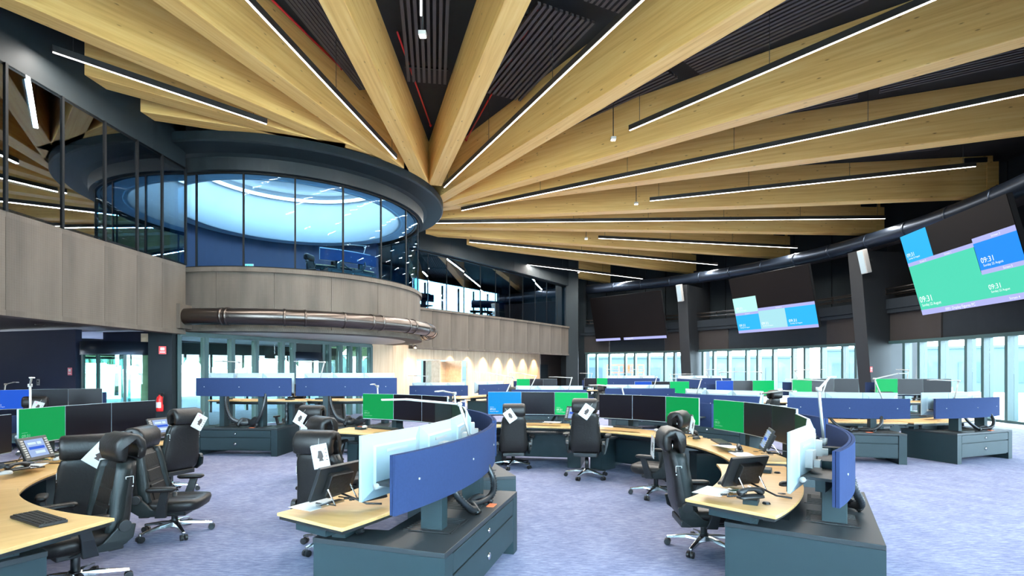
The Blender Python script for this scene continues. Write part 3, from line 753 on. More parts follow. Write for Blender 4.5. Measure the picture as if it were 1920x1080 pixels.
for n_, h_, s_ in (('scr_green', '#00a050', 1.), ('scr_blue', '#1e5ad8', 1.), ('scr_azure', '#009cf2', 1.), ('scr_lime', '#10cf74', 1.), ('scr_tablet', '#9fb9e8', 1.),
                   ('tile_mint', '#4fd9b6', 1.05), ('tile_azure', '#2fbaf8', 1.05), ('tile_blue', '#2090f8', 1.05), ('tile_bar', '#b0b4ec', 1.1), ('tile_pale', '#b8f2ec', 1.1), ('tile_ice', '#ace4ee', 1.05),
                   ('txt_white', '#f4fbff', 1.2), ('txt_soft', '#8fd8b4', 1.)):
    emit(n_, h_, s_)
def video_wall(label, P0, P1, tiles, texts):
    """P0, P1: plan points of the lower left and right corner as seen from the hall"""
    p0 = Vector((*P0, 3.56)); p1 = Vector((*P1, 3.56)); u = (p1 - p0); W = u.length; u /= W
    inn = Vector((u.y, -u.x, 0))                       # horizontal normal toward the hall
    if inn.dot(Vector((A[0], A[1], 0)) - p0) < 0: inn = -inn
    up = (Vector((0, 0, 2.70)) + inn * .72).normalized(); H = 2.80; n = u.cross(up); n = -n if n.dot(inn) < 0 else n
    M = Matrix(((u.x, up.x, n.x, p0.x), (u.y, up.y, n.y, p0.y), (u.z, up.z, n.z, p0.z), (0, 0, 0, 1)))
    t = empty('video_wall', label=label, cat='video wall', group='tilted video walls above the windows'); t.matrix_world = M
    m = MB(); m.box((W / 2, H / 2, -.09), (W, H, .14)); m.build('cabinet_body', 'black_plastic', t)
    m = MB(); m.box((W / 2, H / 2, -.012), (W, H, .02)); scr = m.build('screen', 'wall_screen_off', t)
    for k, (u0, u1, v0, v1, mt) in enumerate(tiles):
        m = MB(); m.box((W * (u0 + u1) / 2, H * (v0 + v1) / 2, .001 + .0006 * k), (W * (u1 - u0), H * (v1 - v0), .004)); m.build('display_tile', mt, scr)
    for (s, uu, vv, size) in texts:
        text('lettering', s, size, 'txt_white', scr, Matrix.Translation((W * uu, H * vv, .018)))
    for q in range(3):
        m = MB(); m.box((W * (.2 + .3 * q), H * .5, -.35), (.12, 1.6, .4)); m.build('bracket', 'dark_panel', t)
    return t
def clock(u, v, s): return [('09:31', u, v, .30 * s), ('Sunday 22 August', u + .01, v - .05 * s, .13 * s)]
video_wall('largest tilted video wall showing a big green field', (14.15, 18.0), (13.6, 13.55),
           [(0, .66, .06, .62, 'tile_mint'), (.655, 1, .06, .34, 'tile_mint'), (0, .29, .655, 1.0, 'tile_azure'), (0, .665, .615, .66, 'tile_bar'), (.665, 1, .36, .66, 'tile_blue'),
            (.665, 1, .645, .70, 'tile_bar'), (.665, 1, .315, .36, 'tile_bar'), (0, 1, 0, .065, 'tile_bar')],
           clock(.02, .155, 1.) + clock(.69, .43, .75) + clock(.02, .73, .62) + clock(.69, .15, .7) + [('0001 Display Figures PC', .26, .015, .13), ('Screen 4', .82, .018, .10), ('Screen 2', .14, .625, .09), ('Screen 1', .4, .625, .09), ('Screen 3', .82, .66, .09), ('Screen 5', .84, .325, .09)])
video_wall('middle tilted video wall with blue and mint tiles', (11.64, 26.8), (13.45, 22.9),
           [(0, .32, .37, .64, 'tile_pale'), (0, .32, .325, .37, 'tile_bar'), (.32, 1, .365, .415, 'tile_bar'), (0, .32, .05, .325, 'tile_azure'), (.32, .655, .05, .365, 'tile_ice'), (.655, 1, .05, .365, 'tile_azure'), (0, 1, 0, .05, 'tile_bar')],
           clock(.03, .12, .6) + clock(.34, .12, .6) + clock(.68, .12, .65) + clock(.03, .43, .6) + [('Screen 6', .55, .378, .09), ('Screen 7', .14, .336, .08)])
video_wall('dark far video wall with a lit bar along its lower edge', (5.48, 34.0), (9.03, 30.5),
           [(0, .37, 0, .055, 'tile_bar'), (.42, 1, 0, .055, 'tile_bar')], [('Display PC', .45, .012, .12)])
for k, (a, r_, z, lb) in enumerate(((9.9, 17.1, 6.0, 'pale grey loudspeaker on the column beside the largest video wall'), (43.0, 16.7, 6.0, 'pale grey loudspeaker on the column beside the far video wall'))):
    t = empty('loudspeaker', (*pol(A, r_, a), z), R(a), label=lb, cat='loudspeaker', group='loudspeakers on the columns')
    Mt = Matrix.Rotation(R(-14), 4, 'Y')
    m = MB(); m.box((0, 0, 0), (.22, .30, .95), 0, Mt); m.build('cabinet_box', 'white_paint', t, bevel=.02)
    m = MB(); m.box((-.115, 0, 0), (.012, .26, .88), 0, Mt); m.build('grille', 'white_shell', t)
    m = MB(); m.box((.2, 0, 0), (.3, .08, .1), 0, Mt); m.build('bracket', 'black_plastic', t)

# ================================================================== CONSOLES
CX = -3.87                       # arc centre in console coordinates (x outward, y along the front)
def ring_pts(cx, r, a0, a1, z, n=14): return [(cx + r * math.cos(R(a0 + (a1 - a0) * i / n)), r * math.sin(R(a0 + (a1 - a0) * i / n)), z) for i in range(n + 1)]
def hose(m, pts, r=.023, n=8, seg=14):
    """ribbed hose through the points (Catmull-Rom)"""
    P = [Vector(p) for p in pts]; P = [P[0] * 2 - P[1]] + P + [P[-1] * 2 - P[-2]]; out = []
    for i in range(1, len(P) - 2):
        for k in range(seg):
            t = k / seg
            out.append(.5 * ((2 * P[i]) + (-P[i - 1] + P[i + 1]) * t + (2 * P[i - 1] - 5 * P[i] + 4 * P[i + 1] - P[i + 2]) * t * t + (-P[i - 1] + 3 * P[i] - 3 * P[i + 1] + P[i + 2]) * t ** 3))
    out.append(P[-2]); m.tube(out, r, n, True, True, None, [r * (1.0 if k % 2 else 1.4) for k in range(len(out))])
def make_console():
    root = empty('console', (0, 0, 0))
    m = MB()
    m.prism([(0, -.85), (0, .85), (-.97, .80), (-.97, .56), (-.56, .52), (-.56, -.52), (-.97, -.56), (-.97, -.80)], .505, .54)
    cab = m.build('cabinet_top', 'cabinet_top', root, bevel=.004)
    m = MB(); m.box((-.29, 0, .30), (.52, 1.45, .40)); body = m.build('cabinet_body', 'cabinet_grey', root)
    for s in (-1, 1):
        m = MB(); m.prism([(-.965, s * .795), (-.965, s * .57), (-.56, s * .57), (-.56, s * .725), (0, s * .725), (0, s * .847)], .0, .505); m.build('foot_box', 'cabinet_grey', root)
    for z0, z1, nm in ((.365, .495, 'drawer'), (.12, .35, 'drawer')):
        m = MB(); m.box((-.016, 0, (z0 + z1) / 2), (.03, 1.43, z1 - z0)); d = m.build(nm, 'cabinet_grey', root, bevel=.003)
        m = MB(); m.tube([(-.005, 0, (z0 + z1) / 2), (.012, 0, (z0 + z1) / 2)], .018 if z1 > .4 else .026, 12); m.build('lock', 'chrome', d)
    for s in (-1, 1):
        m = MB(); m.box((-.29, s * .30, .5425), (.36, .36, .005)); vp = m.build('vent_plate', 'black_plastic', root)
        for q in range(9):
            m = MB(); m.box((-.29, s * .30 - .15 + q * .0375, .547), (.32, .016, .006)); m.build('louvre', 'cabinet_top', vp)
        m = MB(); m.box((0, 0, .23), (.16, .10, .46)); m.build('lift_post', 'cabinet_grey', root, loc=(-.27, s * .40, .54), bevel=.004)
        m = MB(); m.box((0, 0, .0), (.30, .20, .006)); m.build('post_slot', 'black_plastic', root, loc=(-.27, s * .40, .546))
        m = MB(); m.box((0, 0, .09), (.10, .16, .18)); m.build('desk_leg', 'cabinet_grey', root, loc=(-.80, s * .68, .54), bevel=.004)
        m = MB()
        m.tube([(0, 0, .01 + .0185 * q) for q in range(9)], .028, 8, False, True, None, [.032 if q % 2 else .022 for q in range(9)])
        m.build('cable_chain', 'hose_black', root, loc=(-.70, s * .66, .54))
    m = MB(); hose(m, [(-.20, .52, .92), (-.12, .50, .75), (-.10, .40, .62), (-.16, .24, .58), (-.22, .12, .60), (-.14, .04, .61), (-.08, .0, .56)]); m.build('cable_hose', 'hose_black', root)
    m = MB(); hose(m, [(-.20, -.30, .92), (-.14, -.28, .78), (-.09, -.15, .64), (-.14, .06, .585), (-.22, .18, .59), (-.18, .30, .62), (-.10, .38, .56)]); m.build('cable_hose', 'hose_black', root)
    # everything below here rides up with the lift posts
    m = MB(); m.arc((CX, 0), 3.50, 3.69, -13.9, 13.9, .985, 1.005, 14); m.build('cable_tray', 'cabinet_top', root)
    m = MB(); m.arc((CX, 0), 3.57, 3.63, -13.0, 13.0, .90, .985, 14); m.build('rail', 'cabinet_grey', root)
    m = MB(); m.tube(ring_pts(CX, 3.51, -14.2, 14.2, .98), .02, 8); m.build('white_rail', 'white_paint', root)
    m = MB(); m.arc((CX, 0), 3.705, 3.722, -15.4, 15.4, .845, 1.205, 20); m.build('acoustic_panel', 'felt_blue', root)
    m = MB(); m.arc((CX, 0), 3.726, 3.747, -15.4, 15.4, .845, 1.205, 20); pn = m.build('acoustic_panel', 'felt_blue', root)
    for a in (-12, 0, 12):
        p = (CX + 3.747 * math.cos(R(a)), 3.747 * math.sin(R(a))); q = (CX + 3.753 * math.cos(R(a)), 3.753 * math.sin(R(a)))
        m = MB(); m.tube([(*p, 1.03), (*q, 1.03)], .008, 10); m.build('pin', 'white_paint', pn)
    m = MB(); m.arc((CX, 0), 2.74, 3.40, -17.0, 19.2, .722, .745, 26); dt = m.build('desktop', 'desk_wood', root, bevel=.004)
    m = MB(); m.arc((CX, 0), 2.755, 3.385, -16.8, 19.0, .70, .722, 22); m.build('desk_edge', 'black_plastic', dt)
    m = MB(); m.arc((CX, 0), 2.92, 3.22, -16.6, 16.6, .655, .70, 16); m.build('desk_frame', 'cabinet_grey', root)
    m = MB(); m.tube([(CX + 3.25, -.25, .745), (CX + 3.25, -.25, .747)], .03, 14); m.build('cable_port', 'black_plastic', root)
    m = MB(); m.box((-.07, .30, .5435), (.06, .10, .005)); m.build('warning_label', 'orange_tag', root)
    freeze(root); return root
RIDE = ('cable_tray', 'rail', 'white_rail', 'acoustic_panel', 'desktop', 'desk_frame', 'cable_port')
CON = make_console(); con_used = [False]

# ---- monitors (screen looks toward -x)
MW, MH = .605, .415
def make_monitor():
    root = empty('monitor')
    m = MB(); m.box((.012, 0, 0), (.022, MW, MH)); m.build('frame', 'white_shell', root, bevel=.003)
    m = MB()
    def rr(x, w, h): return [(x, -w / 2, -h / 2), (x, w / 2, -h / 2), (x, w / 2, h / 2), (x, -w / 2, h / 2)]
    m.loft([rr(.023, MW * .98, MH * .97), rr(.05, MW * .74, MH * .68), rr(.062, MW * .70, MH * .62)], False); m.build('back_shell', 'white_shell', root)
    m = MB(); m.box((-.0015, 0, .004), (.004, MW - .006, MH - .014)); m.build('screen', 'screen_dark', root)
    m = MB(); m.box((.085, 0, -.0), (.05, .12, .12)); m.box((.12, 0, -.03), (.06, .06, .05)); m.build('mount', 'white_paint', root)
    m = MB(); m.box((.064, .0, .095), (.004, .22, .02)); m.build('vent', 'white_paint', root)
    freeze(root); return root
MON = make_monitor(); mon_used = [False]
SCRN = {k: None for k in ('scr_green', 'scr_blue', 'scr_azure', 'scr_lime')}
for k in SCRN:
    m = MB(); m.box((-.0015, 0, .004), (.004, MW - .006, MH - .014)); SCRN[k] = m.mesh('screen_' + k); SCRN[k].materials.append(MATS[k])
# rotation that lays text on a surface looking toward -x, reading left to right for its viewer
TM = Matrix(((0, 0, -1, 0), (-1, 0, 0, 0), (0, 1, 0, 0), (0, 0, 0, 1)))
def kid(o, nm): return next(c for c in o.children if c.name.split('.')[0] == nm)
CN = {'d': 'dark', 'g': 'green lit', 'b': 'blue lit', 'a': 'azure lit', 'l': 'green lit'}
CM = {'g': 'scr_green', 'b': 'scr_blue', 'a': 'scr_azure', 'l': 'scr_lime'}
def monitor(parent_M, ch, label, group, words):
    o = MON if not mon_used[0] else copy_tree(MON); mon_used[0] = True
    o.matrix_world = parent_M
    tag(o, label, 'monitor', group)
    if ch in CM:
        s = kid(o, 'screen'); s.data = SCRN[CM[ch]]
        if words:
            mt = 'txt_soft' if ch == 'g' else 'txt_white'
            text('clock_text', '09:31', .05, mt, s, Matrix.Translation((-.0045, .27, -.125)) @ TM)
            text('date_text', 'Sunday 22 August', .022, mt, s, Matrix.Translation((-.0045, .27, -.155)) @ TM)
            m = MB(); m.box((-.0045, .235, -.07), (.001, .07, .003)); m.build('rule', mt, s)
    return o

# ---- desk lamps: clamp, lower arm, elbow, upper arm, flat head
def make_lamp(h, lean, reach, drop):
    root = empty('desk_lamp')
    e = Vector((lean, 0, h)); t = e + Vector((0, 0, 0)) + Vector((-reach, 0, drop))
    m = MB(); m.tube([(0, 0, 0), (0, 0, .06)], .03, 12); m.build('clamp', 'white_paint', root)
    m = MB(); m.tube([(0, 0, .05), e], .012, 8); m.build('lower_arm', 'white_paint', root)
    m = MB(); m.tube([e + Vector((0, -.022, 0)), e + Vector((0, .022, 0))], .02, 10); m.build('elbow', 'white_paint', root)
    m = MB(); m.tube([e, t], .010, 8); m.build('upper_arm', 'white_paint', root)
    m = MB(); m.box(t + Vector((-.09, 0, 0)), (.22, .05, .014)); m.build('head', 'white_paint', root, bevel=.004)
    freeze(root); return root
LAMPV = [make_lamp(.46, .12, .50, .02), make_lamp(.36, -.10, .46, .05), make_lamp(.50, .22, .55, .10)]
lamp_used = [False] * 3
def lamp(x, y, z, rz, v, label):
    o = LAMPV[v] if not lamp_used[v] else copy_tree(LAMPV[v]); lamp_used[v] = True
    o.location = (x, y, z); o.rotation_euler = (0, 0, rz); tag(o, label, 'desk lamp', 'white arm lamps on the consoles'); return o

UNITS = {}
def console(key, x, y, n, dz, desc, mons, lamps=(), z=0., words=True):
    """desc: short phrase that singles the console out; mons: three letters, seen left to right by the operator"""
    o = CON if not con_used[0] else copy_tree(CON); con_used[0] = True
    o.location = (x, y, z); o.rotation_euler = (0, 0, R(n))
    tag(o, f'grey operator console with blue felt screen, {desc}', 'console', 'curved operator consoles')
    if dz:
        for c in o.children:
            b = c.name.split('.')[0]
            if b in RIDE: c.location.z += dz
            elif b == 'lift_post': c.scale.z = (.46 + dz) / .46
            elif b in ('desk_leg', 'cable_chain'): c.scale.z = (.18 + dz) / .18
            elif b == 'cable_hose': c.scale.z = 1 + dz / .4; c.location.z = -.54 * dz / .4
    M = Matrix.Translation((x, y, z)) @ Matrix.Rotation(R(n), 4, 'Z'); UNITS[key] = (M, dz, desc)
    pos = ['left', 'middle', 'right']
    for k, ch in enumerate(mons):
        if ch == '-': continue
        a = (1 - k) * 10.2           # operator looks along +x: left is +y
        Mk = M @ Matrix.Translation((CX + 3.42 * math.cos(R(a)), 3.42 * math.sin(R(a)), 1.035 + dz)) @ Matrix.Rotation(R(a), 4, 'Z')
        monitor(Mk, ch, f'{CN[ch]} monitor, {pos[k]} of three on console {desc}', 'monitors on the consoles', words)
    for q, (a, rz, v) in enumerate(lamps):
        p = M @ Vector((CX + 3.58 * math.cos(R(a)), 3.58 * math.sin(R(a)), 1.0 + dz))
        lamp(p.x, p.y, p.z, R(n + rz), v, f'{["first", "second"][q] if len(lamps) > 1 else "white"} thin arm lamp on console {desc}')
    return o
# left cluster
console('A0', -4.05, 2.82, 238, -.06, 'nearest the lower left corner', '-dd')
console('A1', -5.56, 4.59, 203, -.06, 'cut by the left picture edge', 'ddd', [(-9, 180, 1)])
console('A2', -5.97, 6.92, 169, -.03, 'at left with the green screen', 'ddg'[::-1], [(10, -35, 2)])
# centre cluster
console('B1', -.18, 3.99, -15.5, 0, 'in the centre foreground', 'ddd', [(8, 35, 1)])
console('B2', -.22, 6.32, 18, 0, 'just behind the centre foreground one', 'ddd', [(9, 60, 1)])
console('B3', -1.40, 8.60, 57, .03, 'at the back of the centre cluster', 'gdd', [(12, 40, 1)])
# right cluster
console('C4', 2.80, 4.05, -30, -.01, 'in the right foreground', 'ddd', [(8, -100, 2)])
console('C3', 3.50, 6.55, 6, 0, 'behind the right foreground one', 'gdd', [(4, 90, 1)])
console('C2', 2.55, 8.85, 45, 0, 'second from left in the right cluster', 'ddg', [(8, -20, 1)])
console('C1', .55, 9.95, 80, .02, 'with azure and green screens', 'adl', [(11, -60, 2)])
# behind
console('D1', -5.35, 10.10, -95, .36, 'raised high, behind the left chairs', 'ddd', [(-3, 70, 0)])
console('D2', -3.30, 10.25, -85, .36, 'raised high, right of its raised neighbour', 'ddd', [(-9, 70, 0)])
console('E1', -10.5, 11.9, 130, .0, 'under the low left ceiling', 'bdd', [(12, 20, 1)])
console('F0', 4.04, 10.83, -144, .0, 'turned away behind the right cluster', 'ddd', [(-8, 110, 0)])
console('F1', 6.10, 9.38, -106, .0, 'at right facing away, long blue back', 'ddd', [(-7, 70, 0), (10, -60, 2)])
console('F2', 8.62, 9.51, -68, .0, 'farthest right, nearest the windows', 'ddd', [(-6, 80, 0)])
console('H0', 6.15, 14.6, 104, .14, 'far right row, leftmost with blue screen', 'bdl', [(-10, -60, 0), (8, 30, 0)])
console('H1', 8.15, 14.2, 94, .20, 'far right row, centre', 'ldd', [(9, 40, 0)])
console('H2', 10.3, 13.9, 84, .20, 'far right row, next to the window columns', 'ldd', [(0, 170, 0)])
console('K1', 3.65, 14.7, -92, .0, 'in the middle distance with a white end frame', 'ddd', [(6, 60, 0)])
console('Q1', 4.75, 17.3, 96, .06, 'in the middle distance showing pale green', 'bdl', [(-8, 60, 0)])
console('K2', 4.55, 19.2, -85, .22, 'raised, distant, below the far video wall', 'ddd', [(5, 60, 0), (-10, 120, 0)])
console('L1', 7.2, 19.4, -95, .22, 'raised, distant, below the middle video wall', 'ddd', [(3, -60, 0)])
console('M1', -2.45, 17.6, -80, .0, 'before the timber wall doorway', 'ddd', [(-8, 70, 0)])
console('M2', -.4, 19.4, -35, .0, 'small in the distance right of the doorway', 'ddd', [(9, 70, 0)])
console('N1', .95, 13.6, -96, .0, 'directly behind the azure screen', 'ddd', [(8, 60, 0), (-9, 100, 2)])
console('O1', 1.0, 23.5, 100, .05, 'far away beside the timber wall', 'ldd', [(9, -60, 0)])
console('O2', 4.4, 25.5, 86, .05, 'far away under the far video wall', 'dld', [(10, -60, 0), (-10, 60, 0)])
# upper floors
console('G1', -5.3, 17.4, -48, .05, 'inside the round upper gallery', 'ddd', [(8, 60, 0)], z=4.43)
console('T1', -1.2, 28.7, -70, .15, 'in the upper room behind the balcony glass', 'ddd', z=4.16)
console('T2', -4.6, 25.2, -60, .10, 'upstairs close to the round gallery', 'bdd', z=4.16)
# ================================================================== CHAIRS (front looks along +x)
def rrect(cx, cy, w, d, z, n=4, p=4., lean=0.):
    out = []
    N = 16
    for k in range(N):
        a = 2 * math.pi * (k + .5) / N; ca, sa = math.cos(a), math.sin(a)
        out.append((cx + d / 2 * math.copysign(abs(ca) ** (2 / p), ca), cy + w / 2 * math.copysign(abs(sa) ** (2 / p), sa), z))
    return out
def make_chair():
    root = empty('office_chair')
    for k in range(5):
        a = R(72 * k + 18)
        M = Matrix.Rotation(a, 4, 'Z')
        m = MB(); m.loft([[(.02, -.03, .075), (.02, .03, .075), (.02, .026, .13), (.02, -.026, .13)], [(.16, -.024, .085), (.16, .024, .085), (.16, .018, .118), (.16, -.018, .118)], [(.335, -.016, .062), (.335, .016, .062), (.335, .012, .085), (.335, -.012, .085)]], False, M)
        m.build('base_arm', 'chrome', root, bevel=.005)
        m = MB()
        for s in (-1, 1): m.tube([(.325, s * .008, .03), (.325, s * .030, .03)], .03, 12, False, True, M)
        m.tube([(.325, 0, .03), (.325, 0, .068)], .01, 8, True, True, M)
        m.build('caster', 'black_plastic', root)
    m = MB(); m.tube([(0, 0, .07), (0, 0, .14)], .045, 14); m.build('hub', 'chrome', root)
    m = MB(); m.tube([(0, 0, .12), (0, 0, .30)], .03, 14); m.tube([(0, 0, .28), (0, 0, .42)], .022, 14); m.build('gas_lift', 'black_plastic', root)
    m = MB(); m.box((-.02, 0, .425), (.34, .26, .06)); m.box((-.2, 0, .43), (.1, .36, .06)); m.build('mechanism', 'black_plastic', root, bevel=.01)
    # seat
    m = MB(); m.loft([rrect(.03, 0, .44, .46, .455), rrect(.03, 0, .50, .51, .475), rrect(.035, 0, .52, .53, .52), rrect(.035, 0, .50, .51, .555), rrect(.03, 0, .40, .42, .568)]); seat = m.build('seat', 'leather', root)
    for s in (-1, 1):
        m = MB(); m.box((.03, s * .09, .569), (.40, .008, .004)); m.build('seam', 'black_plastic', seat)
    # backrest: tall shell with shaped shoulders
    secs = [(.44, -.16, .40, .10), (.50, -.19, .46, .15), (.60, -.215, .48, .165), (.70, -.235, .46, .15), (.80, -.25, .435, .135), (.90, -.268, .425, .13), (1.00, -.288, .40, .125), (1.06, -.302, .36, .11), (1.085, -.31, .29, .075)]
    m = MB(); m.loft([rrect(x, 0, w_, d_, z, p=3.4) for z, x, w_, d_ in secs]); back = m.build('backrest', 'leather', root)
    for z, h, wd in ((.64, .16, .26), (.80, .12, .25), (.945, .14, .24)):
        xx = -.215 - (z - .6) * .19 + .075 - (z - .64) * .05
        m = MB(); m.box((0, 0, 0), (.02, wd, h)); o = m.build('cushion_panel', 'leather', back, loc=(xx, 0, z), bevel=.008); o.rotation_euler = (0, R(-11), 0)
    for s in (-1, 1):                       # side bolsters
        m = MB(); m.loft([[(x + dx, s * (w_ / 2 - .05 + dy), z) for dx, dy in ((-.02, .0), (.03, -.02), (.085, .0), (.095, .03), (.06, .05), (0., .05))] for z, x, w_, d_ in secs[1:8]])
        m.build('side_bolster', 'leather_side', root)
    # headrest: cushion rolled over the top, open toward the rear
    prof = [(.085, -.10), (.105, -.03), (.10, .045), (.06, .095), (0, .112), (-.06, .10), (-.105, .05), (-.115, -.02), (-.10, -.085), (-.07, -.10), (-.05, -.08), (-.06, -.02), (-.045, .03), (0, .05), (.025, .02), (.03, -.06), (.045, -.11)]
    rings = []
    for yy, sc_ in ((-.185, .82), (-.175, .94), (-.15, 1.), (.15, 1.), (.175, .94), (.185, .82)):
        rings.append([(-.30 + px * sc_, yy, 1.175 + pz * sc_) for px, pz in prof])
    m = MB(); m.loft(rings); m.build('headrest', 'leather', root)
    for s in (-1, 1):
        m = MB(); m.tube([(-.30, s * .06, 1.05), (-.30, s * .06, 1.17)], .009, 8); m.build('headrest_rod', 'chrome', root)
    for s in (-1, 1):
        m = MB(); m.loft([rrect(.02, s * .325, .07, .22, .685), rrect(.02, s * .325, .095, .26, .70), rrect(.02, s * .325, .09, .25, .72), rrect(.02, s * .325, .06, .2, .727)]); arm = m.build('armrest', 'leather', root)
        m = MB(); m.loft([[(.02, s * .30, .69), (.09, s * .30, .69), (.09, s * .345, .69), (.02, s * .345, .69)], [(-.02, s * .285, .56), (.06, s * .285, .56), (.06, s * .325, .56), (-.02, s * .325, .56)], [(-.06, s * .25, .42), (.04, s * .25, .42), (.04, s * .285, .42), (-.06, s * .285, .42)]], False); m.build('arm_post', 'black_plastic', arm, bevel=.006)
        m = MB(); m.loft([[(-.30, s * .245, .60), (-.20, s * .245, .62), (-.20, s * .275, .62), (-.30, s * .275, .60)], [(-.28, s * .25, .50), (-.08, s * .25, .50), (-.08, s * .28, .50), (-.28, s * .28, .50)], [(-.18, s * .25, .43), (.12, s * .25, .45), (.12, s * .275, .45), (-.18, s * .275, .43)]], False); m.build('side_cover', 'leather_side', root, bevel=.008)
        m = MB(); m.tube([(-.22, s * .25, .60), (-.22, s * .295, .60)], .045, 10, False); m.build('recline_knob', 'black_plastic', root, bevel=.004)
        # printed mark on the flank
        lg = MB()
        for (dx, dz, wx, wz) in ((-.025, 0, .003, .055), (.025, .006, .003, .045), (0, .027, .05, .003), (.008, -.026, .034, .012), (.0, -.05, .05, .008)):
            lg.box((-.278 + dx, s * .2065, .93 + dz), (wx, .002, wz))
        o = lg.build('flank_print', 'print_white', back); o['kind'] = 'stuff'
    freeze(root); return root
CHAIR = make_chair(); chair_used = [False]
def make_tag():
    root = empty('instruction_card')
    m = MB(); m.box((0, 0, -.10), (.002, .148, .20)); sh = m.build('sheet', 'paper', root)
    m = MB(); m.box((.006, .012, -.105), (.002, .148, .20)); m.build('rear_sheet', 'paper', root)
    m = MB(); m.add([(-.0016, y * .75, z * .75 - .02) for y, z in ((-.02, -.05), (.02, -.045), (.028, -.085), (.045, -.125), (.02, -.135), (.03, -.165), (-.035, -.165), (-.02, -.14), (-.035, -.12), (-.03, -.08))] , [tuple(range(10))]); m.build('picture', 'print_dark', sh)
    m = MB(); m.box((-.0016, .045, -.03), (.001, .02, .018)); m.build('stamp', 'print_pink', sh)
    for q in range(4):
        m = MB(); m.box((-.0016, -.055, -.05 - .03 * q), (.001, .018, .006)); m.build('text_line', 'print_dark', sh)
    m = MB(); m.tube([(0, 0, 0), (.02, 0, .05)], .002, 5); m.build('string', 'white_paint', root)
    freeze(root); return root
TAG = make_tag(); tag_used = [False]
def chair(x, y, f, desc, card=None, z=0., lift=0.):
    o = CHAIR if not chair_used[0] else copy_tree(CHAIR); chair_used[0] = True
    o.location = (x, y, z); o.rotation_euler = (0, 0, R(f)); tag(o, f'black leather high-back swivel chair {desc}', 'chair', 'control room chairs')
    if lift:
        for c in o.children:
            if c.name.split('.')[0] not in ('base_arm', 'caster', 'hub', 'gas_lift'): c.location.z += lift
    if card is not None:
        yy, tilt, side = card               # side: -1 hangs at the back, +1 at the front
        t = TAG if not tag_used[0] else copy_tree(TAG); tag_used[0] = True
        M = Matrix.Translation((x, y, z)) @ Matrix.Rotation(R(f), 4, 'Z') @ Matrix.Translation((-.442 if side < 0 else -.2, yy, 1.05 + lift)) @ Matrix.Rotation(R(tilt), 4, 'X')
        if side > 0: M = M @ Matrix.Rotation(R(180), 4, 'Z')
        t.matrix_world = M
        tag(t, f'white instruction card hanging on chair {desc}', 'card', 'instruction cards on the chairs')
    return o
chair(-3.30, 3.95, 236, 'leaning at the lower left desk tip', None, 0, -.13)
chair(-3.42, 5.30, 10, 'mostly hidden behind the lower left chair', None, 0, -.06)
chair(-4.02, 4.95, 128, 'seen from behind beside the lower left chair', (-.16, 40, -1), 0, -.08)
chair(-4.62, 7.05, 158, 'at left in front of the red extinguisher', (-.16, 32, -1))
chair(-1.66, 4.92, 78, 'in the centre foreground, back turned', (-.10, -12, -1), 0, -.03)
chair(-1.95, 6.15, 48, 'half hidden right of the centre chair', (.14, 20, -1), 0, -.02)
chair(-2.95, 8.15, 80, 'farther back behind the centre chair', (.06, 30, -1), 0, -.02)
chair(.02, 8.95, 92, 'before the azure screen', (.12, -35, -1), 0, -.05)
chair(1.16, 8.10, 76, 'before the green screen in the middle', (-.10, 35, -1), 0, .08)
chair(1.90, 6.9, 145, 'turned aside behind the right foreground chair', (-.17, 30, -1), 0, -.02)
chair(1.78, 4.85, -4, 'in side view at the right foreground desk', (.12, 10, -1), 0, -.03)
chair(-4.95, 11.75, -88, 'facing us behind the raised left console', None, 0, .05)
chair(-4.15, 12.2, -80, 'facing us beside the raised consoles gap')
chair(-9.35, 10.35, 120, 'in the low room at far left', (-.1, 20, -1))
chair(7.05, 12.45, 95, 'far right row, left of the pair')
chair(7.60, 12.60, 60, 'far right row, right of the pair')
chair(8.75, 12.6, 98, 'far right row, before the bright green screen')
chair(4.95, 13.2, 100, 'before the blue screen in the far right row')
chair(6.30, 13.1, 120, 'before the last green screen of the blue row', None, 0, .02)
chair(.15, 16.4, 80, 'small in the distance behind the azure screen')
chair(.55, 17.2, 70, 'small in the distance near the timber wall')
chair(2.9, 18.4, 200, 'small in the distance below the far video wall')
chair(-6.55, 17.6, -10, 'inside the round upper gallery, left one', (.1, 10, -1), 4.43)
chair(-6.0, 18.5, -30, 'inside the round upper gallery, right one', None, 4.43)

# ================================================================== THINGS ON THE DESKS
def keyboard_proto():
    root = empty('keyboard')
    m = MB(); m.box((0, 0, .009), (.145, .44, .018)); m.build('case', 'black_plastic', root, bevel=.004)
    m = MB()
    for r_ in range(5):
        for c_ in range(15): m.box((-.055 + r_ * .026, -.20 + c_ * .0285, .0205), (.021, .024, .006))
    o = m.build('keys', 'leather', root); o['kind'] = 'stuff'
    freeze(root); return root
def mouse_proto(mat):
    root = empty('mouse')
    m = MB(); m.loft([rrect(0, 0, .058, .105, .001, p=2.6), rrect(0, 0, .062, .11, .012, p=2.6), rrect(-.004, 0, .054, .095, .027, p=2.4), rrect(-.01, 0, .03, .05, .036, p=2.2)]); m.build('shell', mat, root)
    m = MB(); m.tube([(.03, -.006, .028), (.03, .006, .028)], .008, 8); m.build('wheel', 'black_plastic', root)
    m = MB(); m.tube([(.052, 0, .01), (.12, .02, .004), (.18, -.03, .004), (.25, .02, .004)], .002, 5); m.build('cord', mat, root)
    freeze(root); return root
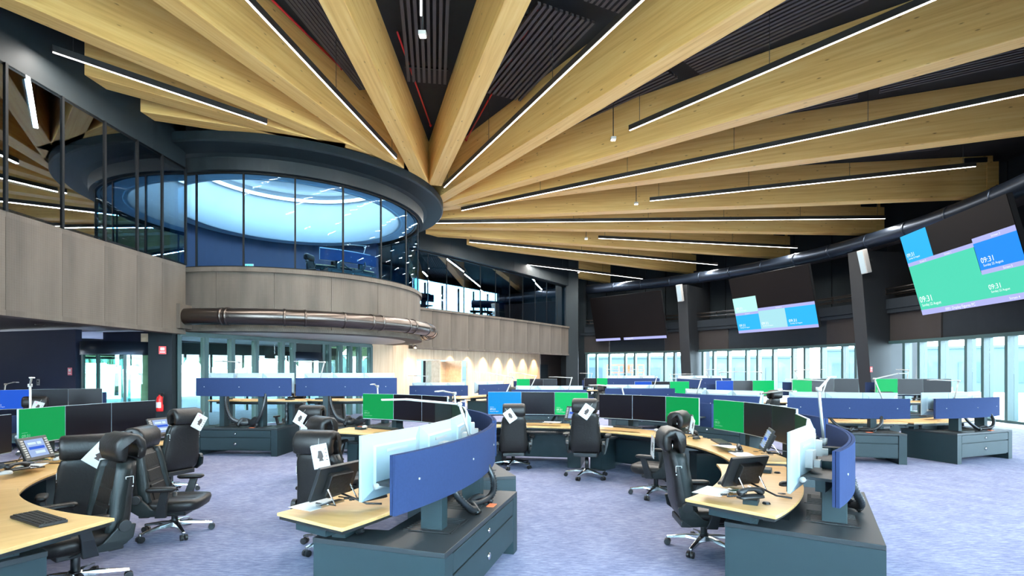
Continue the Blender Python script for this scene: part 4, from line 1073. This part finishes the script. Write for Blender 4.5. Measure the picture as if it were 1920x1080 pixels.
def tablet_proto():
    """touch terminal leaning back on a wire stand, screen toward -x"""
    root = empty('touch_terminal'); T = Matrix.Translation((0, 0, .155)) @ Matrix.Rotation(R(24), 4, 'Y')
    m = MB(); m.box((.012, 0, 0), (.026, .36, .25), 0, T); m.build('case', 'black_plastic', root, bevel=.004)
    m = MB(); m.box((-.003, 0, .0), (.004, .225, .19), 0, T); sc_ = m.build('display', 'scr_tablet', root)
    for (dy, dz, w_, h_) in ((.04, .05, .10, .025), (-.05, .05, .05, .03), (.0, 0, .19, .03), (-.02, -.05, .12, .03)):
        m = MB(); m.box((-.0056, dy, dz), (.001, w_, h_), 0, T); m.build('menu_block', 'scr_blue' if dz == 0 else 'white_shell', sc_)
    for s in (-1, 1):
        for q in range(8):
            m = MB(); m.box((-.004, s * .148, -.085 + q * .0245), (.005, .035, .013), 0, T); m.build('key', 'white_paint', root)
    m = MB(); m.box((.045, 0, 0), (.045, .20, .16), 0, T); m.build('rear_housing', 'leather', root, bevel=.006)
    for s in (-1, 1):
        m = MB(); m.tube([(.05, s * .1, .11), (.12, s * .1, .012), (-.06, s * .1, .008)], .006, 6, False); m.build('stand_wire', 'chrome', root)
    m = MB(); m.tube([(.05, .02, .06), (.14, .05, .03), (.26, .04, .012), (.34, .10, .006)], .007, 6); m.build('cable', 'hose_black', root)
    m = MB(); m.box((.03, -.06, .008), (.05, .2, .014)); m.build('foot', 'chrome', root)
    freeze(root); return root
def phone_proto():
    root = empty('desk_phone')
    m = MB(); m.loft([rrect(0, 0, .085, .21, .001), rrect(0, 0, .08, .205, .016), rrect(0, 0, .06, .18, .022)]); m.build('cradle', 'black_plastic', root)
    pts = [(-.10, 0, .035), (-.075, 0, .048), (-.03, 0, .062), (.03, 0, .062), (.075, 0, .048), (.10, 0, .035)]
    m = MB(); m.tube(pts, .02, 8, True, True, None, [.024, .026, .016, .016, .026, .024]); m.build('handset', 'black_plastic', root)
    m = MB(); hose(m, [(-.11, .01, .02), (-.15, .05, .01), (-.12, .09, .01), (-.16, .12, .008)], .006, 6, 8); m.build('coiled_cord', 'hose_black', root)
    freeze(root); return root
def paper_proto():
    root = empty('paper_sheet')
    m = MB(); m.box((0, 0, .001), (.21, .297, .002)); sh = m.build('sheet', 'paper', root)
    m = MB(); m.box((.07, 0, .0022), (.012, .2, .0004)); m.build('heading', 'white_shell', sh)
    freeze(root); return root
PROTO = {'keyboard': keyboard_proto(), 'mouse': mouse_proto('black_plastic'), 'white mouse': mouse_proto('white_paint'), 'touch terminal': tablet_proto(), 'desk phone': phone_proto(), 'paper sheet': paper_proto()}
pused = {}
ADJ = {'keyboard': 'black keyboard', 'mouse': 'black mouse', 'white mouse': 'white mouse', 'touch terminal': 'touch terminal with bright screen', 'desk phone': 'black telephone handset on its cradle', 'paper sheet': 'white paper sheet'}
def item(kind, unit, r_, a, rz, extra=''):
    M, dz, desc = UNITS[unit]
    o = PROTO[kind] if kind not in pused else copy_tree(PROTO[kind]); pused[kind] = 1
    p = M @ Vector((CX + r_ * math.cos(R(a)), r_ * math.sin(R(a)), .7465 + dz))
    n = math.degrees(math.atan2(M[1][0], M[0][0]))
    o.location = p; o.rotation_euler = (0, 0, R(n + a + rz))
    tag(o, f'{extra + " " if extra else ""}{ADJ[kind]} on console {desc}', kind.replace('white ', '').replace('paper sheet', 'paper').replace('desk phone', 'telephone').replace('touch terminal', 'terminal'), f'{kind.replace("white mouse", "mouse")}s on the desks')
for spec in [
    ('touch terminal', 'B1', 3.04, -12.5, 0), ('desk phone', 'B1', 3.22, -9, 70), ('paper sheet', 'B1', 2.99, -14.4, 2), ('keyboard', 'B1', 2.95, 1, 0), ('mouse', 'B1', 2.95, 7, 0),
    ('keyboard', 'B2', 2.95, 0, 0), ('desk phone', 'B2', 3.1, 12, 80), ('keyboard', 'B3', 2.95, 0, 0), ('white mouse', 'B3', 2.95, 8, 10),
    ('touch terminal', 'C4', 3.06, -10.5, -28), ('desk phone', 'C4', 3.18, -14.6, 60), ('paper sheet', 'C4', 2.90, -14.2, 2, 'nearer'), ('keyboard', 'C4', 2.88, -4.5, 5), ('mouse', 'C4', 3.28, -4, 60), ('paper sheet', 'C4', 2.95, 5, 0, 'farther'),
    ('touch terminal', 'C3', 3.16, -13.5, -12), ('desk phone', 'C3', 2.92, -11, 75), ('paper sheet', 'C3', 2.88, -16, 5, 'nearer'), ('keyboard', 'C3', 3.0, 2, -15), ('mouse', 'C3', 2.88, 9, 0), ('paper sheet', 'C3', 2.93, -4, 20, 'farther'), ('desk phone', 'C3', 3.1, 15, 60, 'second'),
    ('touch terminal', 'C2', 3.06, -14.5, 10), ('keyboard', 'C2', 2.95, 2, 0), ('white mouse', 'C2', 2.9, -9, 20), ('paper sheet', 'C2', 2.9, 9, 0),
    ('touch terminal', 'C1', 3.06, -13, -12), ('keyboard', 'C1', 2.98, 1, 0), ('white mouse', 'C1', 2.95, 9, 0), ('paper sheet', 'C1', 2.95, -6, 0),
    ('touch terminal', 'A1', 3.06, -11.5, -8), ('white mouse', 'A1', 2.92, -13.5, 60, 'upper'), ('keyboard', 'A0', 2.93, 11, -8), ('white mouse', 'A1', 2.98, 2, 30, 'lower'), ('desk phone', 'A1', 2.98, -2.5, 60), ('paper sheet', 'A1', 2.98, -7, 10), ('desk phone', 'A1', 3.2, -14.8, 80, 'second'),
    ('touch terminal', 'A2', 3.0, -12, 8), ('desk phone', 'A2', 3.05, -16.5, 60), ('keyboard', 'A2', 2.95, 4, 0), ('paper sheet', 'A2', 2.86, 15, 0), ('mouse', 'A2', 2.92, 10, 0),
    ('touch terminal', 'D1', 3.0, 12, 0), ('keyboard', 'D1', 2.95, 0, 0), ('white mouse', 'D1', 2.95, -8, 0), ('desk phone', 'D2', 3.0, 8, 60), ('keyboard', 'D2', 2.95, 0, 0), ('mouse', 'D2', 2.95, -8, 0),
    ('keyboard', 'F1', 2.95, 0, 0), ('mouse', 'F1', 2.95, -8, 0), ('touch terminal', 'F1', 3.0, 13, 0), ('keyboard', 'F2', 2.95, 0, 0), ('touch terminal', 'F2', 3.0, 13, 0), ('keyboard', 'F0', 2.95, 0, 0), ('keyboard', 'H1', 2.95, 0, 0), ('keyboard', 'H0', 2.95, 0, 0), ('keyboard', 'H2', 2.95, 0, 0)]:
    item(*spec)

# ================================================================== SMALL THINGS ON THE WALLS
fe = empty('fire_extinguisher', (-8.86, 13.15, 0), label='red fire extinguisher on the dark pillar at left', cat='extinguisher')
m = MB(); m.lathe([(0, .62), (.075, .625), (.08, .65), (.08, .93), (.06, .99), (.025, 1.02), (.025, 1.04), (0, 1.04)], 18); m.build('cylinder', 'red_paint', fe)
m = MB(); m.box((.03, 0, 1.07), (.14, .025, .03)); m.box((.0, 0, 1.04), (.05, .03, .05)); m.build('valve_handle', 'black_plastic', fe)
m = MB(); m.tube([(.03, 0, 1.05), (.10, -.02, 1.0), (.10, -.02, .8)], .01, 6); m.build('hose', 'hose_black', fe)
m = MB(); m.arc((0, 0), .0805, .082, -130, -40, .72, .86, 6); m.build('label_print', 'print_white', fe)
m = MB(); m.box((-.02, .09, .85), (.06, .03, .3)); m.build('wall_bracket', 'black_plastic', fe)
def sign(loc, rz, w_, h_, mat, label, mark):
    t = empty('wall_sign', loc, rz, label=label, cat='sign')
    m = MB(); m.box((0, 0, 0), (w_, .012, h_)); m.build('plate', mat, t)
    m = MB(); m.box((0, -.008, h_ * .15), (w_ * .55, .003, h_ * .35)); m.build('pictogram', mark, t)
    m = MB(); m.box((0, -.008, -h_ * .25), (w_ * .7, .003, h_ * .1)); m.build('text_bar', mark, t)
sign((-8.86, 13.25, 2.17), R(20), .16, .2, 'red_paint', 'red fire extinguisher sign above the red extinguisher', 'print_white')
sign((-11.2, 13.24, 1.63), R(-17), .14, .19, 'sign_pink', 'pink notice on the dark blue wall at left', 'print_white')
sign((-12.3, 13.57, 1.35), R(-17), .1, .16, 'white_paint', 'white switch plate on the dark blue wall', 'cabinet_top')
c5 = pol(A, 17.55, 10.6)
sign((c5[0] - .1, c5[1] - .25, 1.7), R(8), .1, .22, 'red_paint', 'small red call point on the right column', 'print_white')
bs = empty('blinking_beacon', (-9.9, 12.7, 1.0), label='small blue light by the left revolving door', cat='beacon')
emit('beacon_blue', (.1, .15, 1.), 3.)
m = MB(); m.lathe([(0, .06), (.03, .045), (.04, 0), (0, 0)], 12); m.build('lens', 'beacon_blue', bs)
m = MB(); m.tube([(0, 0, -1.0), (0, 0, 0)], .03, 8); m.build('stalk', 'black_plastic', bs)
